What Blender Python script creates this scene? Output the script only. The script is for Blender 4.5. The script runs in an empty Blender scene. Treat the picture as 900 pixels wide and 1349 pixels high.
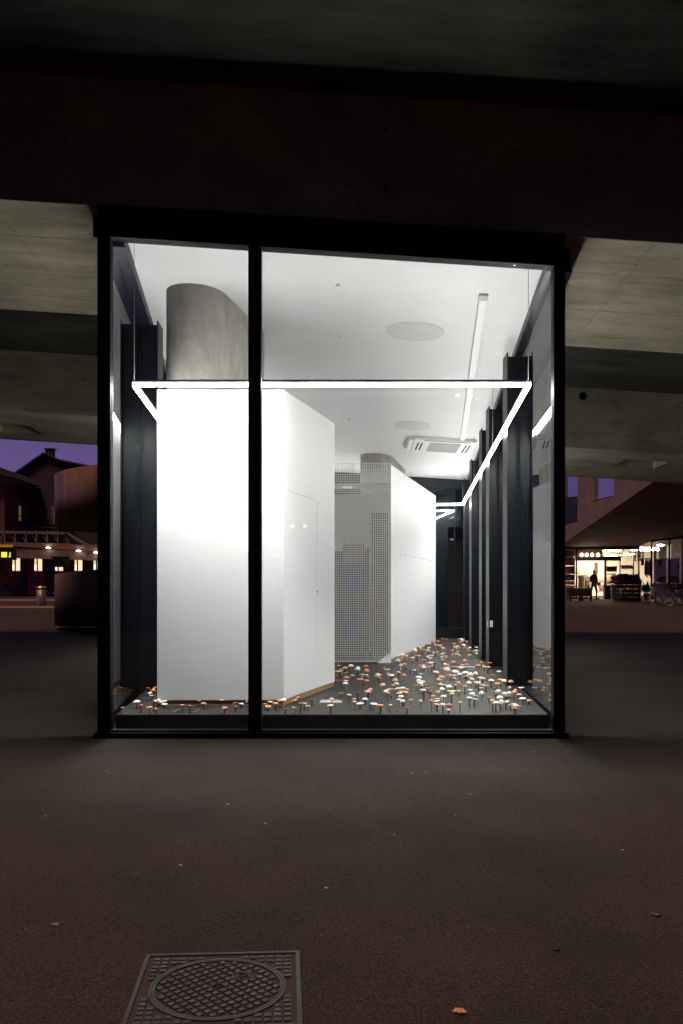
import bpy, math, random
from mathutils import Vector
random.seed(7)
sc = bpy.context.scene
C = sc.collection
PI = math.pi

# ------------------------------------------------------------------ camera
F = 1200.0            # focal length in photo pixels (photo 900 x 1349)
PX, PY, H = 450.0, 778.0, 1.5
cam_d = bpy.data.cameras.new('camera')
cam = bpy.data.objects.new('camera', cam_d)
C.objects.link(cam)
cam.location = (0, 0, H)
cam.rotation_euler = (PI / 2, 0, 0)
cam_d.sensor_fit = 'VERTICAL'
cam_d.sensor_height = 36
cam_d.lens = 36 * F / 1349
cam_d.shift_y = (PY - 674.5) / 1349
cam_d.clip_start = 0.05
cam_d.clip_end = 2000
sc.camera = cam

# ------------------------------------------------------------------ sky, sun, exposure
SUN_EL = math.radians(63)
SUN_AZ = math.radians(218)          # behind the camera, to the left
w = bpy.data.worlds.new('World')
sc.world = w
w.use_nodes = True
nt = w.node_tree
nt.nodes.clear()
wo = nt.nodes.new('ShaderNodeOutputWorld')
bg = nt.nodes.new('ShaderNodeBackground')
sky = nt.nodes.new('ShaderNodeTexSky')
sky.sky_type = 'NISHITA'
sky.sun_disc = False
sky.sun_elevation = math.radians(-4)
sky.sun_rotation = SUN_AZ
mixn = nt.nodes.new('ShaderNodeMix')
mixn.data_type = 'RGBA'
mixn.blend_type = 'ADD'
mixn.inputs[0].default_value = 1.0
tcw = nt.nodes.new('ShaderNodeTexCoord'); sep = nt.nodes.new('ShaderNodeSeparateXYZ')
nt.links.new(tcw.outputs['Generated'], sep.inputs[0])
rmp = nt.nodes.new('ShaderNodeValToRGB')                  # purple city dusk, deeper towards the zenith
rmp.color_ramp.elements[0].position = 0.0; rmp.color_ramp.elements[0].color = (1.40, 0.92, 2.70, 1)
rmp.color_ramp.elements[1].position = 0.6; rmp.color_ramp.elements[1].color = (0.26, 0.18, 0.52, 1)
nt.links.new(sep.outputs['Z'], rmp.inputs[0])
nt.links.new(rmp.outputs[0], mixn.inputs[7])
nt.links.new(sky.outputs[0], mixn.inputs[6])
nt.links.new(mixn.outputs[2], bg.inputs[0])
bg.inputs[1].default_value = 0.1
nt.links.new(bg.outputs[0], wo.inputs[0])

sun_d = bpy.data.lights.new('sun', 'SUN')
sun_d.energy = 2.5
sun_d.angle = math.radians(14)
sun_d.color = (1.0, 0.62, 0.44)
sun = bpy.data.objects.new('sun', sun_d)
C.objects.link(sun)
sd = Vector((math.sin(SUN_AZ) * math.cos(SUN_EL), math.cos(SUN_AZ) * math.cos(SUN_EL), math.sin(SUN_EL)))
sun.rotation_euler = sd.to_track_quat('Z', 'Y').to_euler()

sc.view_settings.view_transform = 'Standard'
sc.view_settings.look = 'None'
sc.view_settings.exposure = 0
sc.view_settings.gamma = 1
sc.cycles.use_denoising = True
sc.cycles.max_bounces = 12
sc.cycles.diffuse_bounces = 8
sc.cycles.glossy_bounces = 5
sc.cycles.transparent_max_bounces = 24
sc.cycles.caustics_reflective = False
sc.cycles.sample_clamp_indirect = 6

# ------------------------------------------------------------------ helpers
def P(px, py, Y):
    """point at depth Y that stands where photo pixel px, py looks"""
    return Vector(((px - PX) * Y / F, Y, H + (PY - py) * Y / F))
def gz(Y):
    return 0.0175 * Y
def ground_y(py):
    return 1800.0 / (py - 757.0)

class M:
    """collects shapes into one mesh"""
    def __init__(s):
        s.v, s.f, s.sm = [], [], []
    def hexa(s, b, t):
        n = len(s.v)
        s.v += [tuple(p) for p in b] + [tuple(p) for p in t]
        for q in ((3, 2, 1, 0), (4, 5, 6, 7), (0, 1, 5, 4), (1, 2, 6, 5), (2, 3, 7, 6), (3, 0, 4, 7)):
            s.f.append([n + i for i in q]); s.sm.append(False)
        return s
    def box(s, x0, x1, y0, y1, z0, z1):
        return s.hexa([(x0, y0, z0), (x1, y0, z0), (x1, y1, z0), (x0, y1, z0)],
                      [(x0, y0, z1), (x1, y0, z1), (x1, y1, z1), (x0, y1, z1)])
    def slab(s, pts, z0, z1):
        """pts: plan polygon counter-clockwise; z0, z1 number or function(x, y)"""
        f0 = z0 if callable(z0) else (lambda x, y: z0)
        f1 = z1 if callable(z1) else (lambda x, y: z1)
        n = len(s.v); k = len(pts)
        s.v += [(x, y, f0(x, y)) for x, y in pts] + [(x, y, f1(x, y)) for x, y in pts]
        s.f.append([n + k - 1 - i for i in range(k)]); s.sm.append(False)
        s.f.append([n + k + i for i in range(k)]); s.sm.append(False)
        for i in range(k):
            j = (i + 1) % k
            s.f.append([n + i, n + j, n + k + j, n + k + i]); s.sm.append(False)
        return s
    def ext(s, pts, Y0, Y1):
        """pts: outline in X, Z; extruded from depth Y0 to Y1"""
        n = len(s.v); k = len(pts)
        s.v += [(x, Y0, z) for x, z in pts] + [(x, Y1, z) for x, z in pts]
        s.f.append(list(range(n, n + k))); s.sm.append(False)
        s.f.append([n + 2 * k - 1 - i for i in range(k)]); s.sm.append(False)
        for i in range(k):
            j = (i + 1) % k
            s.f.append([n + j, n + i, n + k + i, n + k + j]); s.sm.append(False)
        return s
    def pext(s, pxs, Y, depth):
        """outline in photo pixels standing at depth Y, depth metres thick"""
        return s.ext([(P(a, b, Y).x, P(a, b, Y).z) for a, b in pxs], Y, Y + depth)
    def prect(s, x0, x1, y0, y1, Y, depth):
        return s.pext([(x0, y1), (x1, y1), (x1, y0), (x0, y0)], Y, depth)
    def wall(s, a, b, z0, z1, t, side=0):
        """vertical plate from plan point a to b, thickness t; side -1, 0, 1 sets where the thickness goes"""
        ax, ay = a; bx, by = b
        dx, dy = bx - ax, by - ay
        L = math.hypot(dx, dy)
        nx, ny = -dy / L * t, dx / L * t
        o0, o1 = {0: (-.5, .5), 1: (0, 1), -1: (-1, 0)}[side]
        pts = [(ax + nx * o0, ay + ny * o0), (bx + nx * o0, by + ny * o0), (bx + nx * o1, by + ny * o1), (ax + nx * o1, ay + ny * o1)]
        return s.slab(pts, z0, z1)
    def tube(s, a, b, r, n=8, r2=None):
        a, b = Vector(a), Vector(b)
        r2 = r if r2 is None else r2
        d = (b - a).normalized()
        u = d.orthogonal().normalized(); v = d.cross(u)
        k = len(s.v)
        for p, rr in ((a, r), (b, r2)):
            for i in range(n):
                t = 2 * PI * i / n
                s.v.append(tuple(p + u * rr * math.cos(t) + v * rr * math.sin(t)))
        for i in range(n):
            j = (i + 1) % n
            s.f.append([k + i, k + j, k + n + j, k + n + i]); s.sm.append(True)
        s.f.append([k + n - 1 - i for i in range(n)]); s.sm.append(False)
        s.f.append([k + n + i for i in range(n)]); s.sm.append(False)
        return s
    def path(s, pts, r, n=6):
        for a, b in zip(pts[:-1], pts[1:]): s.tube(a, b, r, n)
        return s
    def lathe(s, prof, n=12, c=(0, 0, 0), smooth=True, wob=0, sx=1, sy=1):
        k = len(s.v); m = len(prof)
        for r, z in prof:
            for i in range(n):
                t = 2 * PI * i / n
                q = 1 + wob * math.sin(2 * t + z * 40) + wob * .6 * math.sin(3 * t + 1)
                s.v.append((c[0] + r * q * math.cos(t) * sx, c[1] + r * q * math.sin(t) * sy, c[2] + z))
        for a in range(m - 1):
            for i in range(n):
                j = (i + 1) % n
                s.f.append([k + a * n + i, k + a * n + j, k + (a + 1) * n + j, k + (a + 1) * n + i]); s.sm.append(smooth)
        s.f.append([k + n - 1 - i for i in range(n)]); s.sm.append(False)
        s.f.append([k + (m - 1) * n + i for i in range(n)]); s.sm.append(False)
        return s
    def ring(s, R, r, c, axis='y', n=24, m=6):
        k = len(s.v)
        for i in range(n):
            t = 2 * PI * i / n
            for j in range(m):
                u = 2 * PI * j / m
                q = R + r * math.cos(u)
                a, b, d = q * math.cos(t), q * math.sin(t), r * math.sin(u)
                p = (a, d, b) if axis == 'y' else ((d, a, b) if axis == 'x' else (a, b, d))
                s.v.append((c[0] + p[0], c[1] + p[1], c[2] + p[2]))
        for i in range(n):
            for j in range(m):
                i2, j2 = (i + 1) % n, (j + 1) % m
                s.f.append([k + i * m + j, k + i2 * m + j, k + i2 * m + j2, k + i * m + j2]); s.sm.append(True)
        return s
    def faces(s, vs, fs, smooth=False):
        k = len(s.v)
        s.v += [tuple(p) for p in vs]
        for q in fs:
            s.f.append([k + i for i in q]); s.sm.append(smooth)
        return s
    def mesh(s, name, mat):
        me = bpy.data.meshes.new(name)
        me.from_pydata(s.v, [], s.f)
        me.polygons.foreach_set('use_smooth', s.sm)
        if mat: me.materials.append(mat)
        me.update()
        return me
    def build(s, name, mat, parent=None, bevel=0, **kw):
        import bmesh
        me = s.mesh(name, mat)
        bm = bmesh.new(); bm.from_mesh(me)
        bmesh.ops.recalc_face_normals(bm, faces=bm.faces)
        bm.to_mesh(me); bm.free()
        o = bpy.data.objects.new(name, me)
        C.objects.link(o)
        if parent is not None:
            o.parent = parent
            o.matrix_parent_inverse = parent_inv(parent)
        if bevel:
            b = o.modifiers.new('bevel', 'BEVEL'); b.width = bevel; b.segments = 2; b.limit_method = 'ANGLE'
        for k, v in kw.items(): o[k] = v
        return o

def world_of(o):
    m = o.matrix_basis.copy()
    if o.parent is not None:
        m = world_of(o.parent) @ o.matrix_parent_inverse @ m
    return m
def parent_inv(p):
    return world_of(p).inverted()
def thing(name, label, cat, loc=(0, 0, 0), rz=0, group=None):
    o = bpy.data.objects.new(name, None)
    o.empty_display_size = .1
    C.objects.link(o)
    o.location = loc; o.rotation_euler = (0, 0, rz)
    o['label'] = label; o['category'] = cat
    if group: o['group'] = group
    return o
def tag(o, label, cat, group=None):
    o['label'] = label; o['category'] = cat
    if group: o['group'] = group
    return o
def dup(root, loc, rz=0, label=None, scale=None):
    def cp(o, par):
        c = o.copy(); C.objects.link(c)
        if par is not None: c.parent = par
        for ch in kids.get(o, []): cp(ch, c)
        return c
    kids = {}
    def walk(o):
        kids[o] = [x for x in C.objects if x.parent is o]
        for x in kids[o]: walk(x)
    walk(root)
    r = cp(root, None)
    r.location = loc; r.rotation_euler = (0, 0, rz)
    if scale: r.scale = (scale,) * 3
    if label: r['label'] = label
    return r

# ------------------------------------------------------------------ materials
def mat(name, col, rough=.6, metal=0, spec=.5, noise=None, bump=None, emit=None, strength=1, stretch=(1, 1, 1), col2=None, coat=0):
    """noise = (scale, amount) colour variation between col and col2; bump = (scale, strength, distance)"""
    m = bpy.data.materials.new(name); m.use_nodes = True
    n = m.node_tree.nodes; l = m.node_tree.links
    b = n['Principled BSDF']
    b.inputs['Base Color'].default_value = (*col, 1)
    b.inputs['Roughness'].default_value = rough
    b.inputs['Metallic'].default_value = metal
    b.inputs['Specular IOR Level'].default_value = spec
    b.inputs['Coat Weight'].default_value = coat
    if emit:
        b.inputs['Emission Color'].default_value = (*emit, 1)
        b.inputs['Emission Strength'].default_value = strength
    if noise or bump:
        tc = n.new('ShaderNodeTexCoord'); mp = n.new('ShaderNodeMapping')
        mp.inputs['Scale'].default_value = stretch
        l.new(tc.outputs['Object'], mp.inputs[0])
    if noise:
        t = n.new('ShaderNodeTexNoise'); t.inputs['Scale'].default_value = noise[0]; t.inputs['Detail'].default_value = 8
        t.inputs['Roughness'].default_value = .65
        l.new(mp.outputs[0], t.inputs[0])
        r = n.new('ShaderNodeValToRGB')
        c2 = col2 or tuple(c * noise[1] for c in col)
        r.color_ramp.elements[0].position = .32; r.color_ramp.elements[1].position = .7
        r.color_ramp.elements[0].color = (*c2, 1); r.color_ramp.elements[1].color = (*col, 1)
        l.new(t.outputs[0], r.inputs[0]); l.new(r.outputs[0], b.inputs['Base Color'])
    if bump:
        t2 = n.new('ShaderNodeTexNoise'); t2.inputs['Scale'].default_value = bump[0]; t2.inputs['Detail'].default_value = 6
        l.new(mp.outputs[0], t2.inputs[0])
        bp = n.new('ShaderNodeBump'); bp.inputs['Strength'].default_value = bump[1]; bp.inputs['Distance'].default_value = bump[2]
        l.new(t2.outputs[0], bp.inputs['Height']); l.new(bp.outputs[0], b.inputs['Normal'])
    return m

def concrete(name, dark, light, stretch, rough=.85, spots=True):
    """board-marked concrete: long streaks, cloudy stains, small pits"""
    m = bpy.data.materials.new(name); m.use_nodes = True
    n = m.node_tree.nodes; l = m.node_tree.links
    b = n['Principled BSDF']; b.inputs['Roughness'].default_value = rough; b.inputs['Specular IOR Level'].default_value = .25
    tc = n.new('ShaderNodeTexCoord')
    mp = n.new('ShaderNodeMapping'); mp.inputs['Scale'].default_value = stretch; l.new(tc.outputs['Object'], mp.inputs[0])
    a = n.new('ShaderNodeTexNoise'); a.inputs['Scale'].default_value = 3; a.inputs['Detail'].default_value = 10; a.inputs['Roughness'].default_value = .7
    l.new(mp.outputs[0], a.inputs[0])
    c = n.new('ShaderNodeTexNoise'); c.inputs['Scale'].default_value = .9; c.inputs['Detail'].default_value = 5
    l.new(tc.outputs['Object'], c.inputs[0])
    ad = n.new('ShaderNodeMath'); ad.operation = 'ADD'
    l.new(a.outputs[0], ad.inputs[0]); l.new(c.outputs[0], ad.inputs[1])
    r = n.new('ShaderNodeValToRGB'); r.color_ramp.elements[0].position = .36; r.color_ramp.elements[1].position = .64
    r.color_ramp.elements[0].color = (*dark, 1); r.color_ramp.elements[1].color = (*light, 1)
    hf = n.new('ShaderNodeMath'); hf.operation = 'MULTIPLY'; hf.inputs[1].default_value = .5
    l.new(ad.outputs[0], hf.inputs[0]); l.new(hf.outputs[0], r.inputs[0])
    out = r.outputs[0]
    if spots:
        v = n.new('ShaderNodeTexNoise'); v.inputs['Scale'].default_value = 22; v.inputs['Detail'].default_value = 2
        mp2 = n.new('ShaderNodeMapping'); mp2.inputs['Scale'].default_value = tuple(max(.35, min(1, q)) for q in stretch)
        l.new(tc.outputs['Object'], mp2.inputs[0]); l.new(mp2.outputs[0], v.inputs[0])
        r2 = n.new('ShaderNodeValToRGB'); r2.color_ramp.elements[0].position = .28; r2.color_ramp.elements[1].position = .36
        r2.color_ramp.elements[0].color = (.58, .57, .55, 1); r2.color_ramp.elements[1].color = (1, 1, 1, 1)
        l.new(v.outputs[0], r2.inputs[0])
        mx = n.new('ShaderNodeMix'); mx.data_type = 'RGBA'; mx.blend_type = 'MULTIPLY'; mx.inputs[0].default_value = .8
        l.new(out, mx.inputs[6]); l.new(r2.outputs[0], mx.inputs[7]); out = mx.outputs[2]
    l.new(out, b.inputs['Base Color'])
    bp = n.new('ShaderNodeBump'); bp.inputs['Strength'].default_value = .5; bp.inputs['Distance'].default_value = .012
    l.new(ad.outputs[0], bp.inputs['Height']); l.new(bp.outputs[0], b.inputs['Normal'])
    return m

def glass(name, tint=(1, 1, 1), base=.04, power=5):
    """thin architectural pane: clear straight through, mirror at a grazing angle"""
    m = bpy.data.materials.new(name); m.use_nodes = True
    n = m.node_tree.nodes; l = m.node_tree.links
    n.remove(n['Principled BSDF'])
    out = n['Material Output']
    tr = n.new('ShaderNodeBsdfTransparent'); tr.inputs[0].default_value = (*tint, 1)
    gl = n.new('ShaderNodeBsdfGlossy'); gl.inputs['Roughness'].default_value = .0
    lw = n.new('ShaderNodeLayerWeight'); lw.inputs[0].default_value = .5
    pw = n.new('ShaderNodeMath'); pw.operation = 'POWER'; pw.inputs[1].default_value = power
    l.new(lw.outputs['Facing'], pw.inputs[0])
    ma = n.new('ShaderNodeMath'); ma.operation = 'MULTIPLY_ADD'; ma.inputs[1].default_value = 1 - base; ma.inputs[2].default_value = base
    l.new(pw.outputs[0], ma.inputs[0])
    mx = n.new('ShaderNodeMixShader')
    l.new(ma.outputs[0], mx.inputs[0]); l.new(tr.outputs[0], mx.inputs[1]); l.new(gl.outputs[0], mx.inputs[2])
    l.new(mx.outputs[0], out.inputs[0])
    return m

def emis(name, col, s):
    m = bpy.data.materials.new(name); m.use_nodes = True
    n = m.node_tree.nodes; l = m.node_tree.links
    n.remove(n['Principled BSDF'])
    e = n.new('ShaderNodeEmission'); e.inputs[0].default_value = (*col, 1); e.inputs[1].default_value = s
    l.new(e.outputs[0], n['Material Output'].inputs[0])
    return m

def asphalt():
    m = bpy.data.materials.new('asphalt'); m.use_nodes = True
    n = m.node_tree.nodes; l = m.node_tree.links
    b = n['Principled BSDF']; b.inputs['Roughness'].default_value = .9; b.inputs['Specular IOR Level'].default_value = .2
    tc = n.new('ShaderNodeTexCoord')
    a = n.new('ShaderNodeTexNoise'); a.inputs['Scale'].default_value = 95; a.inputs['Detail'].default_value = 5; a.inputs['Roughness'].default_value = .75
    l.new(tc.outputs['Object'], a.inputs[0])
    r = n.new('ShaderNodeValToRGB'); r.color_ramp.elements[0].position = .41; r.color_ramp.elements[1].position = .61
    r.color_ramp.elements[0].color = (.0085, .0066, .0053, 1); r.color_ramp.elements[1].color = (.062, .0435, .034, 1)
    l.new(a.outputs[0], r.inputs[0])
    # wide stains
    s = n.new('ShaderNodeTexNoise'); s.inputs['Scale'].default_value = .8; s.inputs['Detail'].default_value = 7; s.inputs['Roughness'].default_value = .6
    l.new(tc.outputs['Object'], s.inputs[0])
    r2 = n.new('ShaderNodeValToRGB'); r2.color_ramp.elements[0].position = .3; r2.color_ramp.elements[1].position = .7
    r2.color_ramp.elements[0].color = (.52, .52, .54, 1); r2.color_ramp.elements[1].color = (1.28, 1.25, 1.22, 1)
    l.new(s.outputs[0], r2.inputs[0])
    mx = n.new('ShaderNodeMix'); mx.data_type = 'RGBA'; mx.blend_type = 'MULTIPLY'; mx.inputs[0].default_value = 1
    l.new(r.outputs[0], mx.inputs[6]); l.new(r2.outputs[0], mx.inputs[7])
    # pale grit
    v = n.new('ShaderNodeTexVoronoi'); v.inputs['Scale'].default_value = 75
    l.new(tc.outputs['Object'], v.inputs[0])
    wn = n.new('ShaderNodeTexWhiteNoise'); l.new(v.outputs['Color'], wn.inputs[0])
    lt = n.new('ShaderNodeMath'); lt.operation = 'LESS_THAN'; lt.inputs[1].default_value = .16; l.new(v.outputs['Distance'], lt.inputs[0])
    gt = n.new('ShaderNodeMath'); gt.operation = 'GREATER_THAN'; gt.inputs[1].default_value = .80; l.new(wn.outputs[0], gt.inputs[0])
    mu = n.new('ShaderNodeMath'); mu.operation = 'MULTIPLY'; l.new(lt.outputs[0], mu.inputs[0]); l.new(gt.outputs[0], mu.inputs[1])
    mx2 = n.new('ShaderNodeMix'); mx2.data_type = 'RGBA'; mx2.inputs[7].default_value = (.15, .105, .075, 1)
    l.new(mu.outputs[0], mx2.inputs[0]); l.new(mx.outputs[2], mx2.inputs[6])
    l.new(mx2.outputs[2], b.inputs['Base Color'])
    bp = n.new('ShaderNodeBump'); bp.inputs['Strength'].default_value = .7; bp.inputs['Distance'].default_value = .006
    l.new(a.outputs[0], bp.inputs['Height']); l.new(bp.outputs[0], b.inputs['Normal'])
    return m

ASPHALT = asphalt()
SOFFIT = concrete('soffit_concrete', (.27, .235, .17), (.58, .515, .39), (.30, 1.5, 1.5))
SLABC = concrete('shaded_slab_concrete', (.022, .0215, .019), (.098, .094, .081), (.22, 1.6, 1.6))  # darkened to stand in for shade where pavilion light would spill
FASCIA = concrete('shaded_fascia_concrete', (.13, .13, .12), (.36, .36, .33), (.5, 1, .5))  # stained face, darker than the soffit: shade put into its colour
PILLARC = concrete('pillar_concrete', (.36, .34, .29), (.80, .765, .68), (1.3, 1.3, .6), spots=False)
STEEL = mat('black_steel', (.0055, .0080, .0125), .33, 0, .4, noise=(6, .55), bump=(30, .08, .002), stretch=(1, 1, .25))
FRAME = mat('black_frame', (.004, .0045, .006), .55, 0, .22)
WHITEP = mat('white_board', (.86, .86, .86), .6, 0, .3, noise=(5, .96), bump=(60, .05, .002), stretch=(1, 1, 3))
WHITEC = mat('white_ceiling', (.86, .86, .86), .75, 0, .3, noise=(1.5, .95), bump=(6, .05, .004))
DISC = mat('hatch_white', (.70, .695, .675), .7)
METALW = mat('white_metal', (.88, .88, .86), .45)
PLINTH = mat('plinth_wood', (.50, .31, .14), .6, noise=(6, .6), stretch=(.3, .3, 6))
FLOORM = mat('floor_boards', (.026, .024, .0225), .5, 0, .14, noise=(3, .6), bump=(40, .06, .002), stretch=(.5, 5, 1))
PLATF = mat('platform_front', (.014, .018, .022), .45)
GLASS = glass('clear_glass', (.97, .985, .98))
GLASS2 = glass('double_glazing', (.95, .97, .96), .10, 3.6)
ALU = mat('brushed_aluminium', (.30, .30, .31), .5, 0)
RAIL = mat('bright_rail', (.55, .55, .55), .3, .9)
LED = emis('led_glow', (1.0, .99, .965), 92)
DOWNW = 19.0        # watts a metre of the downward beam
LEDUP = emis('added_uplight', (1.0, .99, .965), 56)  # upward glow added for the ceiling

# ------------------------------------------------------------------ ground
g = M()
xs = [-500, -60, -20, -6, 6, 20, 60, 500]; ys = [-80, 0, 4, 9, 20, 40, 80, 200, 900]
vs = [(x, y, gz(y)) for y in ys for x in xs]
fs = [[j * 8 + i, j * 8 + i + 1, (j + 1) * 8 + i + 1, (j + 1) * 8 + i] for j in range(len(ys) - 1) for i in range(7)]
g.faces(vs, fs)
ground = g.build('ground', ASPHALT, kind='structure')

# ------------------------------------------------------------------ viaduct overhead
def soff(x, y): return 4.92 - .0655 * x - .035 * (y - 8.45)
def slabz(x, y): return 6.10 - .0655 * x - .035 * (y - 8.45)
def ceilz(x, y): return 4.726 - .060 * x - .035 * (y - 8.75)
via = thing('viaduct', 'board-marked concrete road viaduct overhead with two deep girders and oval pillars', 'viaduct', (0, 12, 0))
def rect(x0, x1, y0, y1): return [(x0, y0), (x1, y0), (x1, y1), (x0, y1)]
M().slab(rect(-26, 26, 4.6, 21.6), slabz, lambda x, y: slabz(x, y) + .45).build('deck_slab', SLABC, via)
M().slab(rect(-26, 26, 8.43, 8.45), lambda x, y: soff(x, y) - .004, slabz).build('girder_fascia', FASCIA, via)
top = lambda x, y: slabz(x, y) + .02
M().slab(rect(-26, 26, 8.45, 11.62), soff, top).build('girder', SOFFIT, via)
m = M()
rec = lambda x, y: soff(x, y) + .32
def cut(x0, x1, y0, y1):
    m.slab(rect(x0, x1, 17.8, y0), soff, top); m.slab(rect(x0, x1, y1, 21.0), soff, top); m.slab(rect(x0, x1, y0, y1), rec, top)
m.slab(rect(-26, -7.5, 17.8, 21.0), soff, top); cut(-7.5, -6.6, 19.25, 20.15)
m.slab(rect(-6.6, 5.82, 17.8, 21.0), soff, top); cut(5.82, 6.67, 18.6, 19.5)
m.slab(rect(6.67, 26, 17.8, 21.0), soff, top)
m.build('girder', SOFFIT, via)
def oval(c1, ang, L, r, n=12):
    dx, dy = math.sin(ang), math.cos(ang)
    pts = []
    for i in range(n + 1):
        t = PI + PI * i / n
        pts.append((math.cos(t) * r, math.sin(t) * r))
    for i in range(n + 1):
        t = PI * i / n
        pts.append((math.cos(t) * r, L + math.sin(t) * r))
    return [(c1[0] + x * dy + y * dx, c1[1] - x * dx + y * dy) for x, y in pts]
pil = []
for c, L in (((-1.60, 10.08), 1.25), ((.735, 19.13), 1.5)):
    o = M().slab(oval(c, math.radians(14), L, .335), lambda x, y: gz(y) - .1, lambda x, y: soff(x, y) + .02).build('pillar', PILLARC, via)
    o.data.polygons.foreach_set('use_smooth', [abs(p.normal.z) < .5 for p in o.data.polygons])
    pil.append(o)
SEAMC = concrete('seam_concrete', (.24, .21, .15), (.50, .44, .34), (.3, 1.5, 1.5))
for y in (9.25, 10.3, 11.2, 18.3):
    M().slab(rect(-26, 26, y, y + .010), lambda a, b: soff(a, b) - .004, lambda a, b: soff(a, b) + .004).build('formwork_seam', SEAMC, via)
for x in (-12, -7.6, -3.3, 2.9, 5.2, 9, 14):
    M().slab(rect(x, x + .010, 8.46, 11.61), lambda a, b: soff(a, b) - .005, lambda a, b: soff(a, b) + .004).build('formwork_seam', SEAMC, via)
for x in (-14, -9.5, -5.1, -.7, 3.7, 8.1, 12.5):
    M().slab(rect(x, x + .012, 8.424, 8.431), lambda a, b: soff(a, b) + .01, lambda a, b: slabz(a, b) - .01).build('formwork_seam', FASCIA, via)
    for dz in (.3, .85):
        M().box(x + 1.1, x + 1.135, 8.427, 8.4305, soff(x + 1.1, 8.43) + dz, soff(x + 1.1, 8.43) + dz + .035).build('tie_hole', FRAME, via)
hp = P(768, 522, 17.8)
M().lathe([(.075, 0), (.075, .02)], 18, (0, 0, 0)).build('drain_pipe_end', FRAME, via)
dh = C.objects['drain_pipe_end']; dh.matrix_parent_inverse = parent_inv(via)
dh.location = (hp.x, 17.8, hp.z); dh.rotation_euler = (PI / 2, 0, 0)

# ------------------------------------------------------------------ glass pavilion
pav = thing('glass_pavilion', 'brightly lit black framed glass showroom box standing under the viaduct', 'pavilion', (0, 8.4, gz(8.4)))
YF = 8.37
gl_ = lambda y: -2.127 - .106 * (y - 8.4)         # left glass line
gr_ = lambda y: 2.250 + .0806 * (y - 11.2)         # right glass line
FZ = .339                                         # floor level
YB = 21.45
g0 = gz(YF)
beamz = lambda x, y: 4.611 - .0655 * x
x0, x1 = -2.245, 2.057
ML, MR = -.858, -.739
M().slab(rect(x0, x0 + .12, YF, YF + .12), g0 + .05, beamz).build('post', FRAME, pav, .004)
M().slab(rect(x1 - .105, x1, YF, YF + .12), g0 + .05, beamz).build('post', FRAME, pav, .004)
M().slab(rect(ML, MR, YF + .004, YF + .12), g0 + .068, beamz).build('mullion', FRAME, pav, .004)
M().slab(rect(x0, x1, YF - .01, YF + .13), beamz, lambda x, y: soff(x, y) - .012).build('head_beam', FRAME, pav, .004)
M().slab(rect(x0 - .03, x0 + .10, YF - .035, YF - .01), lambda x, y: beamz(x, y) - .02, lambda x, y: beamz(x, y) + .17).build('corner_cover', FRAME, pav, .004)
M().slab(rect(x1 - .08, x1 + .03, YF - .035, YF - .01), lambda x, y: beamz(x, y) - .02, lambda x, y: beamz(x, y) + .17).build('corner_cover', FRAME, pav, .004)
M().box(x0 + .12, x1 - .105, YF + .006, YF + .11, g0 + .04, g0 + .068).build('sill', FRAME, pav, .003)
M().box(x0 - .025, x1 + .025, YF - .03, YF + .16, g0 - .05, g0 + .05).build('base_plate', FRAME, pav, .004)
for a, b in ((x0 + .12, ML), (MR, x1 - .105)):
    M().slab(rect(a, b, YF + .05, YF + .066), g0 + .068, beamz).build('front_pane', GLASS, pav)

# floor platform
FP = [(-2.11, 8.55), (1.938, 8.55), (1.938 + .088 * 12.9, YB), (-2.11 - .085 * 12.9, YB)]
M().slab(FP, .13, FZ).build('floor_platform', FLOORM, pav, .004)
M().box(-2.113, 1.941, 8.535, 8.55, .13, FZ - .004).build('platform_skirt', PLATF, pav)
M().slab([(-2.3, 8.49), (2.1, 8.49), (3.3, YB), (-3.6, YB)], lambda x, y: gz(8.4), lambda x, y: .155).build('lower_slab', PLATF, pav)

# ceiling
CE = [(gl_(8.5), 8.502), (gr_(8.5), 8.502), (gr_(YB), YB), (gl_(YB), YB)]
M().slab(CE, ceilz, lambda x, y: ceilz(x, y) + .06).build('ceiling_panel', WHITEC, pav)
for sx, sy, r in ((.88, 10.9, .35), (1.24, 16.0, .33)):
    mm = M()
    n = 40
    pts = [(sx + r * math.cos(2 * PI * i / n), sy + r * math.sin(2 * PI * i / n)) for i in range(n)]
    mm.slab(pts, lambda x, y: ceilz(x, y) - .006, lambda x, y: ceilz(x, y) - .001).build('round_hatch', DISC, pav)
mm = M()
a, b = (1.50, 9.65), (2.62, 20.6)
mm.wall(a, b, lambda x, y: ceilz(x, y) - .035, lambda x, y: ceilz(x, y) - .001, .085).build('ceiling_trunking', METALW, pav, .004)
M().wall((1.488, 9.53), (1.50, 9.649), lambda x, y: ceilz(x, y) - .03, lambda x, y: ceilz(x, y) - .001, .095).build('trunking_end', mat('grey_cap', (.45, .45, .44), .6), pav)
for px, py in ((445, 374), (448, 443), (460, 551)):
    k = (PY - py) / F
    y = (4.726 + .306 - H) / (k + .06 * (px - 450) / F + .035); x = (px - 450) / F * y
    M().lathe([(.022, -.035), (.03, -.02), (.012, -.015), (.012, 0)], 10, (x, y, ceilz(x, y))).build('sprinkler', METALW, pav)

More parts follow.
